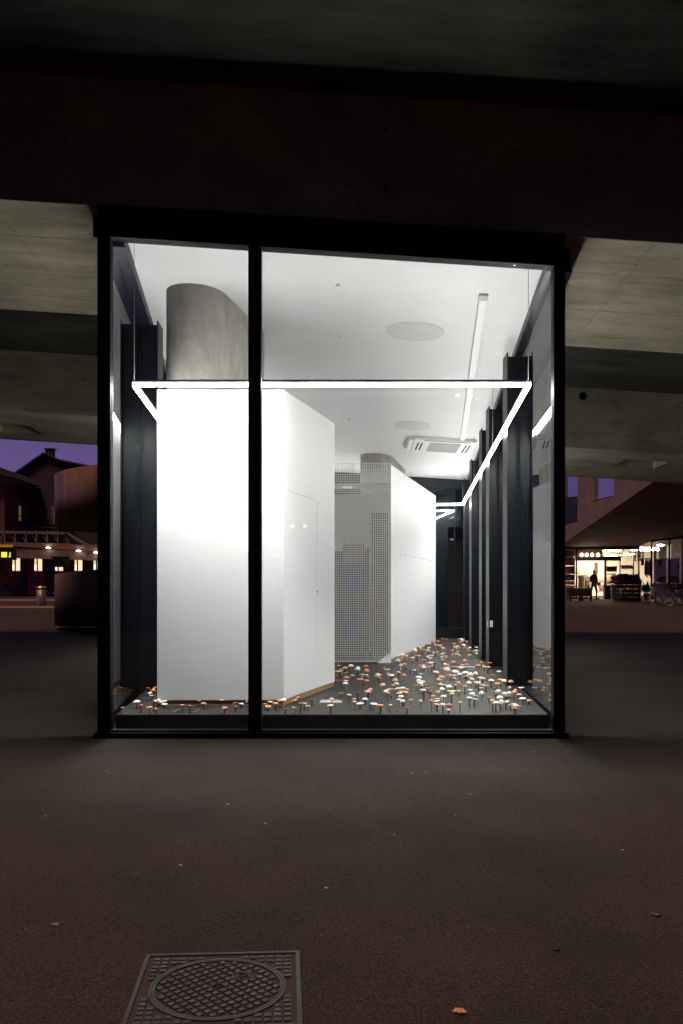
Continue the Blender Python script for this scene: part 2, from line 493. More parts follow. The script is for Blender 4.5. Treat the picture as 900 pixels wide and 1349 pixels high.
# side walls: top beams, rails, panes, H-section steel columns
def side(gf, sgn, cols):
    GO = .065 if sgn > 0 else 0
    n0, n1 = 8.49, YB
    bt = lambda x, y: ceilz(x, y) - .002
    bb = lambda x, y: ceilz(x, y) - (.125 if sgn > 0 else .14)
    q = .11
    M().slab([(gf(n0) - q, n0 + .012), (gf(n0) + q, n0 + .012), (gf(n1) + q, n1), (gf(n1) - q, n1)], bb, bt).build('side_beam', STEEL, pav)
    M().slab([(gf(n0) - q - .012, n0 + .012), (gf(n0) + q + .012, n0 + .012), (gf(n1) + q + .012, n1), (gf(n1) - q - .012, n1)], lambda x, y: bb(x, y) - .012, bb).build('beam_flange', STEEL, pav)
    prev = n0
    for k, y in enumerate(cols + [n1]):
        ya, yb = prev + (.01 if k == 0 else .011), y - .16
        if yb > ya:
            q0, q1 = gf(ya) - GO * sgn, gf(yb) - GO * sgn
            M().wall((q0, ya), (q1, yb), FZ - .16, lambda x, yy: bb(x, yy) - .012, .016).build('side_pane', GLASS2, pav)
            M().wall((q0, ya), (q1, yb), FZ - .184, FZ - .16, .05).build('bottom_rail', RAIL, pav)
            M().wall((q0 - sgn * .05, ya), (q1 - sgn * .05, yb), FZ - .150, FZ - .146, .012).build('edge_strip', RAIL, pav)
        prev = y + .012
        if y < n1:
            c = gf(y); tz = lambda x, yy: bb(x, yy) - .012
            w2 = .24
            M().slab(rect(c - w2 + .014, c + w2 - .014, y, y + .014), .156, tz).build('column_web', STEEL, pav)
            for s in (-1, 1):
                xx = c + s * (w2 - .007)
                M().slab(rect(xx - .007, xx + .007, y - .15, y + .15), .156, lambda x, yy: tz(x, yy) + .004).build('column_flange', STEEL, pav, .002)
            M().slab(rect(c - .012, c + .012, y - .16, y - .001), .156, tz).build('column_stiffener', STEEL, pav, .002)
side(gr_, 1, [11.2, 13.9, 15.4, 18.2, 20.6])
side(gl_, -1, [10.75, 13.5, 15.0, 17.8, 20.1])
# small white switch on the second right column
sp = P(646, 822, 13.86)
M().box(sp.x - .04, sp.x + .04, 13.86, 13.9, sp.z - .05, sp.z + .05).build('wall_switch', METALW, pav, .004)

# rear wall: dark steel frame round one pane
bx0, bx1 = gl_(YB), gr_(YB)
rc = lambda x, y: ceilz(x, y) - .002
wl, wr = P(590, 0, YB).x, P(617, 0, YB).x
wz0, wz1 = P(0, 828, YB).z, 3.0
M().slab(rect(bx0, wl, YB, YB + .12), .16, wz1).build('rear_panel', STEEL, pav)
M().slab(rect(wr, bx1 + .3, YB, YB + .12), .16, wz1).build('rear_panel', STEEL, pav)
M().slab(rect(wl, wr, YB, YB + .12), .16, wz0).build('rear_panel', STEEL, pav)
M().slab(rect(bx0, bx1 + .3, YB, YB + .12), wz1, rc).build('rear_fascia', STEEL, pav)
M().box(wl, wr, YB + .05, YB + .066, wz0, wz1).build('rear_pane', glass('rear_glass', (.75, .85, .88), .06), pav)
M().box(P(574, 0, YB).x - .1, bx1, YB - .016, YB - .004, P(0, 825, YB).z, wz1 + .9).build('rear_glazing', glass('rear_glass_sheet', (.9, .95, .96), .06), pav)
# little camera bracket on the second pillar
cp = P(531, 612, 20.4)
M().box(cp.x + .02, cp.x + .22, 20.2, 20.32, cp.z - .03, cp.z + .08).tube((cp.x - .1, 20.26, cp.z + .02), (cp.x + .05, 20.26, cp.z + .02), .025).build('pillar_junction_box', mat('box_black', (.03, .03, .03), .5), pav)

# floor sockets: a lying frame and a steel lid
a = P(228, 938.5, 8.68); 
def flp(px, py):
    y = (H - FZ) * F / (py - PY)
    return ((px - PX) / F * y, y)
q = [flp(228, 938), flp(256, 938), flp(263, 934), flp(236, 934)]
mm = M()
for i in range(4):
    mm.wall(q[i], q[(i + 1) % 4], FZ, FZ + .004, .012)
mm.build('floor_socket_frame', RAIL, pav)
q = [flp(421, 926), flp(450, 926), flp(451, 922.5), flp(423, 922.5)]
M().slab(q, FZ, FZ + .005).build('floor_socket_lid', mat('lid_grey', (.5, .5, .5), .35, .4), pav)
q = [flp(585, 879.5), flp(626, 879.5), flp(626, 878.2), flp(586, 878.2)]
M().slab(q, FZ, FZ + .004).build('floor_joint_strip', mat('strip_grey', (.35, .35, .35), .35, .5), pav)

# ------------------------------------------------------------------ white boxes
TOPZ = 3.53
BZ = .392
seam = mat('seam_dark', (.62, .62, .62), .8)
hole = mat('hole_dark', (.03, .03, .03), .8)
b1 = thing('white_box', 'tall wide white boxed partition wrapped round the front concrete pillar', 'partition', (-1.3, 10, FZ))
A1 = [(-1.863, 9.2), (-.583, 9.2), (-.083, 11.07), (-.45, 12.6), (-2.25, 12.6)]
def shell(pts, z0, z1, t, names, root, skip=()):
    k = len(pts)
    cx = sum(p[0] for p in pts) / k; cy = sum(p[1] for p in pts) / k
    inn = []
    for i in range(k):            # inward offset corners
        p0, p1, p2 = Vector(pts[i - 1]), Vector(pts[i]), Vector(pts[(i + 1) % k])
        d1 = (p1 - p0).normalized(); d2 = (p2 - p1).normalized()
        n1 = Vector((-d1.y, d1.x)); n2 = Vector((-d2.y, d2.x))
        bis = (n1 + n2); bis = bis / max(.2, bis.dot(n1))
        inn.append(p1 + bis * t)
    for i in range(k):
        if i in skip: continue
        j = (i + 1) % k
        M().slab([pts[i], pts[j], tuple(inn[j]), tuple(inn[i])], z0, z1).build(names, WHITEP, root, .003)
    return inn
shell(A1, BZ, TOPZ, .06, 'board', b1)
def inset(pts, t):
    k = len(pts); out = []
    for i in range(k):
        p0, p1, p2 = Vector(pts[i - 1]), Vector(pts[i]), Vector(pts[(i + 1) % k])
        d1 = (p1 - p0).normalized(); d2 = (p2 - p1).normalized()
        n1 = Vector((-d1.y, d1.x)); n2 = Vector((-d2.y, d2.x))
        bis = (n1 + n2); bis = bis / max(.2, bis.dot(n1))
        out.append(tuple(p1 + bis * t))
    return out
def plinth(pts, root, skip=()):
    a = inset(pts, .008); b = inset(pts, .055); k = len(pts)
    for i in range(k):
        if i in skip: continue
        j = (i + 1) % k
        M().slab([a[i], a[j], b[j], b[i]], FZ, BZ).build('plinth', PLINTH, root)
plinth(A1, b1)
def on_face(p, q, s, off=.001):
    """plan point a share s along the face p-q, off outside it"""
    d = Vector(q) - Vector(p); n = Vector((d.y, -d.x)).normalized()
    r = Vector(p) + d * s + n * off
    return r
fa, fb = A1[1], A1[2]
u = on_face(fa, fb, .10); v = on_face(fa, fb, .56)
M().wall(tuple(u), tuple(v), 2.52, 2.526, .003).build('board_seam', seam, b1)
u = on_face(fa, fb, .60, .012)
M().box(u.x - .005, u.x + .005, u.y - .012, u.y + .012, 1.475, 1.50).build('door_catch', mat('catch_grey', (.12, .12, .12), .4), b1)
u = on_face(fa, fb, .60); v = on_face(fa, fb, .6025)
M().wall(tuple(u), tuple(v), BZ + .02, 2.51, .0022).build('door_seam', mat('seam_pale', (.80, .80, .80), .8), b1)

b2 = thing('mesh_fronted_box', 'smaller white boxed partition behind with a see-through white mesh front', 'partition', (.6, 16, FZ))
A2 = [(-.75, 14.7), (.80, 14.7), (2.015, 19.5), (2.02, 21.2), (-.75, 21.2)]
shell(A2, BZ, TOPZ, .06, 'board', b2, skip=(0,))
plinth(A2, b2, skip=(0,))
for i in range(8):
    u = on_face(A2[1], A2[2], .16 + .098 * i, .002)
    M().tube((u.x, u.y, 2.12), (u.x + .012, u.y - .003, 2.12), .008, 8).build('vent_hole', hole, b2)
# mesh front
mb = M()
pz = .0362
nz = int((TOPZ + .02 - .36) / pz)
zt = TOPZ + .02
for k in range(nz + 1):
    z = zt - k * pz
    if k in (1, 2): continue
    mb.box(-.70, .795, 14.662, 14.670, z - .0049, z + .0049)
mb.build('mesh_wire_horizontal', METALW, b2, kind='stuff')
mb = M()
for k in range(43):
    x = .795 - k * .0352
    mb.box(x - .0049, x + .0049, 14.671, 14.679, .36, zt)
mb.build('mesh_wire_vertical', METALW, b2, kind='stuff')
M().box(-.70, .80, 14.69, 14.72, .345, .372).build('mesh_bottom_rail', METALW, b2)
M().hexa([(.60, 14.55, FZ), (.795, 14.62, FZ), (.80, 14.66, FZ), (.58, 14.66, FZ)], [(.62, 14.63, FZ + .02), (.78, 14.65, FZ + .12), (.80, 14.66, FZ + .2), (.70, 14.66, FZ + .1)]).build('plastic_sheet_scrap', mat('scrap_clear', (.6, .6, .6), .3), b2)
# what stands behind the mesh
wallm = mat('inner_wall', (.84, .82, .78), .7)
M().box(-.69, 1.20, 16.9, 16.98, FZ, 3.28).build('inner_wall', wallm, b2)
M().box(-.69, .95, 16.6, 16.64, 3.36, 3.46).build('inner_cross_rail', METALW, b2)
M().box(.40, .95, 16.2, 16.24, 3.30, 3.36).build('inner_cross_rail', METALW, b2)
cab = thing('storage_cabinet', 'tall dark grey storage cabinet seen behind the right half of the mesh', 'cabinet', (.95, 16.1, FZ))
M().box(.52, .93, 15.75, 16.25, FZ, 2.85).build('body', mat('cab_grey', (.12, .12, .117), .5), cab, .006)
for z in (.9, 1.45, 2.0, 2.5): M().box(.55, .90, 15.742, 15.749, z, z + .012).build('drawer_gap', hole, cab)
she = thing('storage_shelf', 'dark shelving rack standing behind the left half of the mesh', 'shelf', (0, 15.9, FZ))
DK = mat('shelf_dark', (.085, .08, .078), .6)
for x in (-.45, .46): 
    for y in (15.72, 16.2): M().box(x - .02, x + .02, y - .02, y + .02, FZ, 2.25).build('upright', DK, she)
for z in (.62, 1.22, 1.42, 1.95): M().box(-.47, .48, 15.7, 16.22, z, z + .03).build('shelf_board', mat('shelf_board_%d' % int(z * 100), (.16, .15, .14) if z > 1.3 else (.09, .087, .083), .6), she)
M().box(-.47, .48, 16.22, 16.24, FZ + .05, 2.2).build('back_panel', DK, she)
tag(M().box(.02, .40, 15.85, 16.1, 1.98, 2.32).build('cardboard_box', mat('cardboard', (.36, .27, .19), .8), None, .004), 'brown cardboard box on the top board of the rack behind the mesh', 'box')
tag(M().box(.05, .34, 15.8, 16.1, 1.452, 1.80).build('blue_crate', mat('blue_plastic', (.03, .06, .30), .45), None, .01), 'blue plastic crate on the middle board of the rack behind the mesh', 'crate')
tag(M().lathe([(.13, 0), (.16, .05), (.17, .45), (.15, .5)], 16, (.15, 15.93, .652)).build('blue_bucket', mat('blue_bucket', (.02, .035, .16), .45)), 'dark blue bucket on the lowest board of the rack behind the mesh', 'bucket')
rt = mat('red_tape', (.7, .03, .03), .5)
pth = thing('ribbon_tag', 'two short red ribbon tags hanging on the white mesh front', 'tag', (.53, 14.65, 1.1))
for px, py in ((496.5, 797), (492.5, 803)):
    q = P(px, py, 14.655)
    M().box(q.x - .006, q.x + .006, 14.650, 14.656, q.z - .035, q.z + .035).build('ribbon', rt, pth)

# ------------------------------------------------------------------ LED light frame
lf = thing('light_frame', 'glowing white rectangle of linear tube lights hung inside the glass pavilion', 'light', (0, 15, 3.55))
LZ = 3.461
LC = [(-1.968, 8.62), (1.774, 8.62), (2.743, 20.64), (-2.74, 20.64)]
for i in range(4):
    a, b = Vector(LC[i]), Vector(LC[(i + 1) % 4])
    d = (b - a).normalized() * .02
    a2, b2_ = a - d * 0 , b
    nrm = Vector((-d.y, d.x)).normalized()
    mm = M().wall(tuple(a), tuple(b - d * 2.2), LZ + .004, LZ + .016, .042)
    for q in (-1, 1): mm.wall(tuple(a + nrm * .019 * q), tuple(b - d * 2.2 + nrm * .019 * q), LZ + .016, LZ + .030, .004)
    mm.build('profile', ALU, lf)
    M().wall(tuple(a), tuple(b - d * 2.2), LZ - .024, LZ + .003, .032).build('light_strip', LED, lf)
    M().wall(tuple(a), tuple(b - d * 2.2), LZ - .027, LZ - .0245, .028).build('lower_lens', LED, lf)
    ld = bpy.data.lights.new('downlight', 'AREA'); ld.shape = 'RECTANGLE'
    Lr = (b - a).length - .06
    ld.size = Lr; ld.size_y = .026; ld.spread = math.radians(102); ld.energy = DOWNW * Lr; ld.color = (1.0, .99, .965)
    lo_ = bpy.data.objects.new('downlight', ld); C.objects.link(lo_)
    mid = (a + b) / 2
    lo_.location = (mid.x, mid.y, LZ - .0275); lo_.rotation_euler = (0, 0, math.atan2(d.y, d.x))
    lo_.parent = lf; lo_.matrix_parent_inverse = parent_inv(lf)
    M().wall(tuple(a + d), tuple(b - d * 2.4), LZ + .017, LZ + .020, .030).build('added_uplight_strip', LEDUP, lf)  # unseen strip added on top of the profile to brighten the ceiling
for x, y in LC + [(1.774 + .969 * t, 8.62 + 12.02 * t) for t in (.33, .66)] + [(-1.968 - .772 * t, 8.62 + 12.02 * t) for t in (.33, .66)]:
    M().tube((x, y + .03, LZ + .04), (x, y + .03, ceilz(x, y) + .01), .0025, 5).build('hanging_cable', ALU, lf)

# ------------------------------------------------------------------ air conditioner cassette
ac = thing('air_conditioner', 'white ceiling cassette air conditioner with grey grille and side vents', 'air conditioner', (1.93, 17.5, 4.3))
acx, acy = 1.93, 17.45
ct = lambda d: (lambda x, y: ceilz(x, y) - d)
M().slab(rect(acx - .57, acx + .57, acy - .62, acy + .62), ct(.07), ct(.002)).build('panel', METALW, ac, .008)
M().slab(rect(acx - .27, acx + .31, acy - .42, acy + .42), ct(.078), ct(.0705)).build('grille', mat('grille_grey', (.16, .16, .155), .6), ac)
for i in range(9):
    y = acy - .40 + i * .1
    M().slab(rect(acx - .27, acx + .31, y - .012, y + .012), ct(.082), ct(.0785)).build('grille_slat', METALW, ac)
for s in (-1, 1):
    for o in (-.035, .035):
        M().slab(rect(acx + s * .45 + o - .014, acx + s * .45 + o + .014, acy - .36, acy + .36), ct(.075), ct(.0705)).build('air_slot', hole, ac)
M().slab(rect(acx - .4, acx + .45, acy - .60, acy - .57), ct(.075), ct(.0705)).build('air_slot', hole, ac)
M().slab(rect(acx - .66, acx - .572, acy - .5, acy + .5), ct(.055), ct(.002)).build('side_flap', METALW, ac)

# ------------------------------------------------------------------ mushrooms
RA = ((370, 865, 7.5), [(22,437,505,'W',60),(135,443,505,'O',60),(165,420,475,'R',60),(45,535,575,'K',55),(195,482,568,'B',50),(133,517,570,'T',35),(215,500,568,'T',35),(233,475,525,'P',50),(268,495,535,'T',45),(308,437,490,'K',55),(503,432,490,'P',50),(490,498,568,'T',60),(592,372,442,'R',50),(675,388,450,'T',38),(760,373,440,'K',42),(722,425,465,'T',38),(730,455,525,'T',42),(782,472,520,'W',62),(832,430,480,'W',52),(828,408,435,'K',40),(888,482,530,'K',40),(862,353,400,'P',60),(882,330,360,'P',45),(640,275,325,'W',55),(643,247,290,'P',45),(648,215,255,'O',55),(557,240,292,'O',36),(537,212,250,'K',38),(445,280,325,'B',40),(415,290,325,'W',36),(380,310,340,'K',45),(598,245,280,'B',35),(708,192,232,'T',38),(785,232,280,'P',65),(805,180,205,'W',45),(855,208,235,'B',40),(848,245,305,'O',45),(838,188,230,'T',50),(850,143,185,'O',50),(840,100,140,'O',38),(765,110,140,'W',36),(757,132,185,'W',50),(695,97,140,'W',50),(640,165,200,'W',45),(637,118,150,'O',46),(603,135,180,'T',45),(585,153,205,'W',52),(550,150,190,'O',40),(575,95,140,'O',40),(570,75,100,'P',36)])
RB = ((480, 865, 7.5), [(95,478,550,'W',60),(62,478,525,'K',40),(157,497,568,'O',66),(257,485,545,'T',38),(422,520,568,'R',55),(343,433,490,'W',46),(378,448,495,'W',46),(390,435,490,'O',36),(460,435,485,'O',40),(555,450,505,'T',36),(662,450,535,'O',52),(715,450,510,'W',55),(720,483,540,'P',60),(775,492,568,'T',62),(748,500,568,'K',45),(832,487,530,'O',55),(830,540,570,'W',42),(237,375,440,'R',50),(268,383,420,'P',36),(213,353,405,'W',42),(240,333,360,'P',45),(280,330,380,'T',52),(335,325,375,'W',60),(345,342,380,'B',55),(350,365,400,'T',56),(382,318,340,'W',40),(422,328,370,'P',38),(395,353,390,'O',40),(415,362,410,'T',46),(362,400,435,'W',50),(318,275,320,'W',44),(288,290,315,'P',36),(305,242,280,'P',50),(180,288,350,'P',48),(152,218,260,'O',48),(130,190,225,'W',48),(160,187,210,'O',34),(120,75,150,'B',24),(198,120,150,'P',36),(228,135,175,'W',48),(230,175,205,'P',38),(265,190,225,'W',55),(305,178,205,'O',30),(338,160,205,'P',38),(390,192,240,'O',42),(300,222,250,'B',40),(360,88,130,'W',34),(396,75,150,'O',38),(417,128,165,'K',32),(456,148,180,'K',28),(487,60,130,'K',36),(332,42,70,'W',44),(366,32,60,'O',36),(497,140,180,'W',34),(520,140,180,'K',28),(553,100,145,'O',36),(450,20,50,'O',30),(482,15,50,'W',34),(517,8,50,'O',30),(560,175,215,'W',44),(537,210,235,'W',55),(540,245,275,'W',50),(577,250,280,'W',46),(553,268,300,'W',50),(565,293,330,'P',40),(597,287,330,'O',34),(490,282,338,'T',34),(515,290,330,'O',30),(580,338,370,'W',55),(590,355,432,'B',55),(628,320,365,'R',46),(672,303,355,'T',28),(650,370,430,'K',42),(680,393,435,'P',34),(627,112,150,'O',40),(588,112,140,'W',44),(585,88,110,'W',34),(620,65,95,'O',36),(660,68,100,'W',48),(665,102,145,'O',46),(692,75,120,'K',32),(592,38,80,'W',34),(648,22,60,'W',38),(625,5,40,'W',30),(770,42,80,'O',32),(765,10,40,'W',30),(806,10,40,'O',34),(798,82,110,'W',38),(815,92,115,'O',42),(872,55,85,'R',30),(882,70,100,'O',34),(875,103,130,'T',40),(815,140,190,'W',60),(780,118,140,'O',32),(860,145,175,'O',44),(890,155,185,'W',44),(855,190,230,'O',42),(710,160,205,'W',52),(715,168,215,'O',40),(755,195,230,'O',40),(765,212,260,'W',60),(735,238,285,'O',56),(740,240,270,'W',36),(885,220,250,'W',40),(750,280,310,'T',46),(790,290,330,'W',56),(838,303,345,'W',52),(770,328,370,'W',44),(725,358,400,'P',40),(783,403,455,'W',56),(725,422,455,'T',46),(845,350,390,'T',50),(865,378,455,'T',46),(880,347,380,'W',40)])
RC = ((590, 865, 6.43), [(65,188,215,'W',42),(60,220,250,'P',40),(66,247,285,'P',30),(95,233,280,'T',32),(35,300,385,'T',36),(12,262,300,'W',42),(93,298,335,'T',32),(105,400,462,'T',42),(12,420,470,'O',40),(182,358,418,'W',46),(225,370,425,'W',50),(205,323,360,'W',46),(235,337,375,'W',34),(190,285,310,'W',36),(285,317,370,'W',40),(145,258,315,'O',28),(180,228,265,'W',40),(205,198,250,'T',40),(160,172,205,'O',34),(192,157,190,'W',42),(237,148,190,'W',36),(150,147,185,'W',60),(100,155,190,'W',40),(65,135,165,'W',60),(30,125,150,'O',34),(55,165,195,'W',36),(110,118,140,'O',36),(115,98,120,'W',34),(165,70,95,'W',32),(145,42,70,'O',32),(125,75,100,'O',30),(48,50,80,'P',34),(50,92,115,'T',46),(85,68,95,'K',14),(190,182,215,'O',30),(240,222,260,'T',34),(260,232,290,'T',42),(250,258,290,'B',36),(285,272,320,'T',34),(295,243,275,'W',30),(325,252,300,'P',34),(318,227,255,'O',30),(298,190,230,'P',36),(272,180,210,'W',34),(368,210,260,'W',46),(385,160,190,'O',34),(437,135,175,'W',40),(340,98,145,'O',36),(310,90,120,'T',30),(245,90,135,'R',30),(238,45,80,'P',32),(298,50,80,'W',34),(282,60,90,'O',30),(262,78,105,'P',32),(345,32,75,'T',34),(365,27,70,'T',36),(355,58,95,'P',36),(445,200,235,'O',42),(478,213,265,'W',36),(418,235,275,'O',42),(535,217,255,'T',38),(525,268,305,'T',28),(395,270,300,'B',34),(450,235,270,'B',34),(430,300,340,'W',44),(390,300,330,'T',34),(407,325,385,'B',46),(480,318,350,'W',38),(518,315,350,'W',38),(500,345,380,'B',56),(442,355,395,'W',50),(350,357,392,'K',40),(380,385,465,'O',46),(407,403,470,'W',48),(445,408,460,'P',50),(455,388,425,'W',40),(492,397,450,'T',40),(505,383,410,'W',34),(560,310,360,'O',46),(605,330,370,'T',46),(573,288,320,'P',30),(620,270,310,'W',50),(590,275,310,'B',40),(635,365,405,'W',52),(688,382,405,'O',48),(555,408,440,'O',40),(530,420,455,'T',42),(575,422,455,'W',48),(622,430,465,'P',40),(567,450,487,'O',56)])
RD = ((500, 835, 10.0), [(205,297,350,'W',36),(255,305,335,'O',36),(300,285,325,'W',60),(300,315,340,'T',40),(360,300,350,'W',40),(398,322,380,'O',36),(440,320,370,'W',42),(465,230,290,'W',60),(483,262,310,'O',60),(495,300,370,'O',46),(520,290,320,'W',40),(505,195,255,'K',30),(540,195,240,'W',40),(530,215,250,'O',40),(590,220,260,'O',46),(635,215,240,'W',46),(645,235,270,'W',56),(600,255,290,'O',36),(605,298,340,'R',44),(655,290,320,'W',40),(660,325,355,'W',46),(690,290,320,'W',40),(712,250,290,'W',40),(740,262,300,'T',46),(765,243,270,'O',36),(650,190,220,'W',46),(685,180,215,'O',40),(655,148,185,'O',46),(620,155,200,'K',36),(675,115,165,'K',30),(740,148,175,'W',40),(770,105,140,'O',46),(780,165,200,'O',56),(815,155,180,'W',34),(830,190,220,'W',50),(855,210,240,'O',36),(848,255,285,'W',36),(820,275,340,'W',40),(870,300,330,'O',44),(830,355,410,'O',40),(835,70,100,'O',44),(880,80,110,'O',40)])
RE = ((570, 835, 9.0), [(252,122,150,'T',34),(290,150,180,'O',50),(270,165,200,'T',40),(285,175,205,'W',30),(315,165,195,'O',30),(205,185,215,'R',34),(240,198,225,'W',34),(215,220,250,'R',30),(260,220,250,'R',40),(295,220,250,'O',40),(270,240,270,'W',40),(300,250,280,'W',40),(235,255,285,'T',34),(325,268,305,'O',36),(312,68,95,'O',30),(340,65,95,'W',34),(360,80,110,'W',36),(350,98,130,'P',36),(405,95,130,'P',34),(325,105,135,'O',28),(370,138,180,'W',60),(390,160,185,'O',36),(415,185,215,'O',34),(430,205,235,'O',36),(442,170,200,'W',34),(468,125,155,'T',34),(487,142,175,'O',34),(520,165,200,'W',40),(527,135,170,'W',28),(505,215,245,'P',50),(520,205,240,'W',40),(525,240,290,'W',30),(440,258,300,'T',36)])
RF = ((140, 860, 6.92), [(148,508,555,'T',44),(278,455,510,'W',56),(315,490,548,'R',44),(395,515,565,'O',56),(412,530,565,'O',34),(452,530,562,'R',46),(458,445,490,'T',44),(478,430,470,'W',44),(437,430,470,'K',36),(525,447,485,'W',52),(492,457,490,'W',44),(530,472,505,'W',50),(430,480,500,'K',30),(415,397,430,'W',36),(400,373,400,'W',40),(430,350,385,'O',46),(447,320,350,'O',36),(380,330,360,'R',40),(445,395,420,'R',30),(695,485,540,'P',36),(762,490,550,'R',48),(845,443,485,'T',38),(888,470,510,'P',44),(892,440,485,'K',40)])
RG = ((260, 900, 6.92), [(222,158,205,'P',40),(352,187,225,'O',44),(402,195,230,'W',42),(352,225,265,'B',40),(248,243,285,'O',54),(272,255,287,'T',30),(450,175,215,'O',24),(618,198,245,'B',40),(647,227,250,'O',54),(667,178,215,'T',44),(715,195,245,'O',46),(748,168,225,'T',36)])
mush = []
def inside_box(x, y, A):
    k = len(A)
    return all((A[(i + 1) % k][0] - A[i][0]) * (y - A[i][1]) - (A[(i + 1) % k][1] - A[i][1]) * (x - A[i][0]) > -.03 for i in range(k))
for (ox, oy, s), L in (RA, RB, RC, RD, RE, RF, RG):
    for cx, cy, by, col, cw in L:
        px, pc, pb = ox + cx / s, oy + cy / s, oy + by / s
        y = (H - FZ) * F / (pb - PY); x = (px - PX) / F * y
        y = max(y, 8.60)
        y = min(y, YB - .1)
        for A in (A1, A2):
            t = 0
            while inside_box(x, y, A) and t < 60:
                x += .02; y -= .04; t += 1
        y = max(y, 8.60)
        x = (px - PX) / F * y if not t else x
        if any(inside_box(x, y, A) for A in (A1, A2)): continue
        x = min(x, 1.938 + .088 * (y - 8.55) - .04); x = max(x, -2.11 - .085 * (y - 8.55) + .04)
        d = cw / s * y / F * .5 * 1.0
        h = max(.03, (pb - pc) / F * y * .95)
        mush.append([x, y, min(d * 1.24, .055), min(h * 1.2, .11), col])
        # keep sizes plausible
# merge near duplicates
keep = []
for q in mush:
    if all((q[0] - r[0]) ** 2 + (q[1] - r[1]) ** 2 > .0009 for r in keep): keep.append(q)
mush = keep
CAPC = {'W': (.84, .80, .72), 'O': (.70, .26, .08), 'T': (.68, .48, .24), 'P': (.66, .38, .27), 'R': (.36, .065, .035), 'B': (.16, .075, .045), 'K': (.02, .018, .018)}
STEMC = {'W': (.70, .64, .52), 'O': (.36, .14, .06), 'T': (.52, .34, .17), 'P': (.42, .25, .17), 'R': (.22, .05, .035), 'B': (.10, .05, .035), 'K': (.022, .02, .02)}
cm = {k: mat('cap_' + k, v, .5, noise=(60, .7)) for k, v in CAPC.items()}
sm_ = {k: mat('stem_' + k, v, .6, noise=(80, .75)) for k, v in STEMC.items()}
profs = [  # unit cap: radius 1, several habits
    [(.02, .0), (.55, -.06), (.93, -.10), (1.0, .02), (.92, .16), (.7, .32), (.4, .43), (.05, .47)],
    [(.02, .0), (.6, .02), (.95, -.02), (1.0, .08), (.85, .18), (.5, .25), (.05, .27)],
    [(.02, .05), (.5, -.10), (.9, -.25), (1.0, -.16), (.95, .10), (.75, .38), (.42, .58), (.05, .65)],
    [(.02, -.1), (.5, -.04), (.95, .12), (1.0, .2), (.8, .2), (.4, .14), (.05, .10)]]
caps = {}; stems = {}
for k in CAPC:
    for i, p in enumerate(profs):
        q = M().lathe(p, 12, wob=.03 if i != 3 else .06, sx=1, sy=.94); caps[k, i] = q.mesh('mushroom_cap', cm[k])
    for i, (r0, r1, bend) in enumerate(((.16, .12, .05), (.20, .14, -.05), (.13, .12, 0))):
        q = M(); q.lathe([(r0 * 1.15, 0), (r0, .12), (r1, .5), (r1 * .95, .8), (r1 * 1.15, 1.0)], 8)
        q.v = [(a + bend * math.sin(c * PI), b, c) for a, b, c in q.v]
        stems[k, i] = q.mesh('mushroom_stem', sm_[k])
CNAME = {'W': 'white', 'O': 'orange', 'T': 'tan', 'P': 'pale pink', 'R': 'dark red', 'B': 'brown', 'K': 'black'}
SNAME = ['domed', 'flat', 'bell-shaped', 'dished']
bands = [(8.72, 'at the front glass edge'), (9.0, 'just behind the front row'), (9.6, 'level with wide box front'), (10.4, 'beside the wide box side'),
         (11.2, 'at wide box rear corner'), (12.2, 'just past the wide box corner'), (13.4, 'midway between box and mesh'), (14.8, 'just ahead of the mesh'),
         (16.2, 'beside near end of mesh box'), (17.8, 'beside middle of mesh box'), (19.6, 'beside far end of mesh box'), (99, 'near the dark rear wall')]
ordw = ['leftmost', 'second', 'third', 'fourth', 'fifth', 'sixth', 'seventh', 'eighth', 'ninth', 'tenth', 'eleventh', 'twelfth', 'thirteenth', 'fourteenth', 'fifteenth', 'sixteenth', 'seventeenth', 'eighteenth', 'nineteenth', 'twentieth']
mush.sort(key=lambda q: -(q[2] + q[3] * .4) / q[1])
solo, rest = mush[:296], mush[296:]
groups = {}
for q in solo:
    b = next(t for lim, t in bands if q[1] < lim)
    left = ', left of the wide box' if q[0] < -1.86 - .08 * (q[1] - 9.2) else ''
    si = random.choices((0, 1, 2, 3), ((4, 4, 2, 1) if q[4] != 'W' else (5, 3, 4, 1)))[0]
    q += [si, random.randrange(3)]
    groups.setdefault((q[4], si, b + left), []).append(q)
for (col, si, b), L in groups.items():
    L.sort(key=lambda q: q[0] / q[1])
    for i, q in enumerate(L):
        nm = CNAME[col] + ' ' + SNAME[si] + ' mushroom'
        if len(L) == 1: lab = nm + ', the only such one ' + b
        elif i == 0: lab = nm + ', leftmost such ' + b
        elif i == len(L) - 1: lab = nm + ', rightmost such ' + b
        else: lab = nm + ', ' + ordw[i] + ' from left ' + b
        lab = (lab.replace('the only such one', 'the only one').replace(' the ', ' ', 1) if len(lab.split()) > 16 else lab)
        lab = lab.replace(', left of the wide box', ' left of wide box').replace('level with wide box front left of wide box', 'in left corner by wide box').replace('just behind the front row left of wide box', 'behind front row left of box')
        x, y, r, h, col_, si_, ti = q
        o = thing('mushroom', lab, 'mushroom', (x, y, FZ), random.uniform(0, 6.28), 'handmade mushrooms standing on the pavilion floor')
        st = bpy.data.objects.new('stem', stems[random.choices((col, 'T', 'B', 'K'), (4, 2, 2, 1))[0], ti]); C.objects.link(st); st.parent = o
        sc_ = max(.032, r * 1.35)
        st.scale = (sc_ * 1.0, sc_ * 1.0, h); st.location = (0, 0, 0)
        ca = bpy.data.objects.new('cap', caps[col, si]); C.objects.link(ca); ca.parent = o
        ca.scale = (r, r, r * random.uniform(.9, 1.2)); ca.location = (0, 0, h * .985)
        ca.rotation_euler = (random.uniform(-.16, .16), random.uniform(-.16, .16), 0)
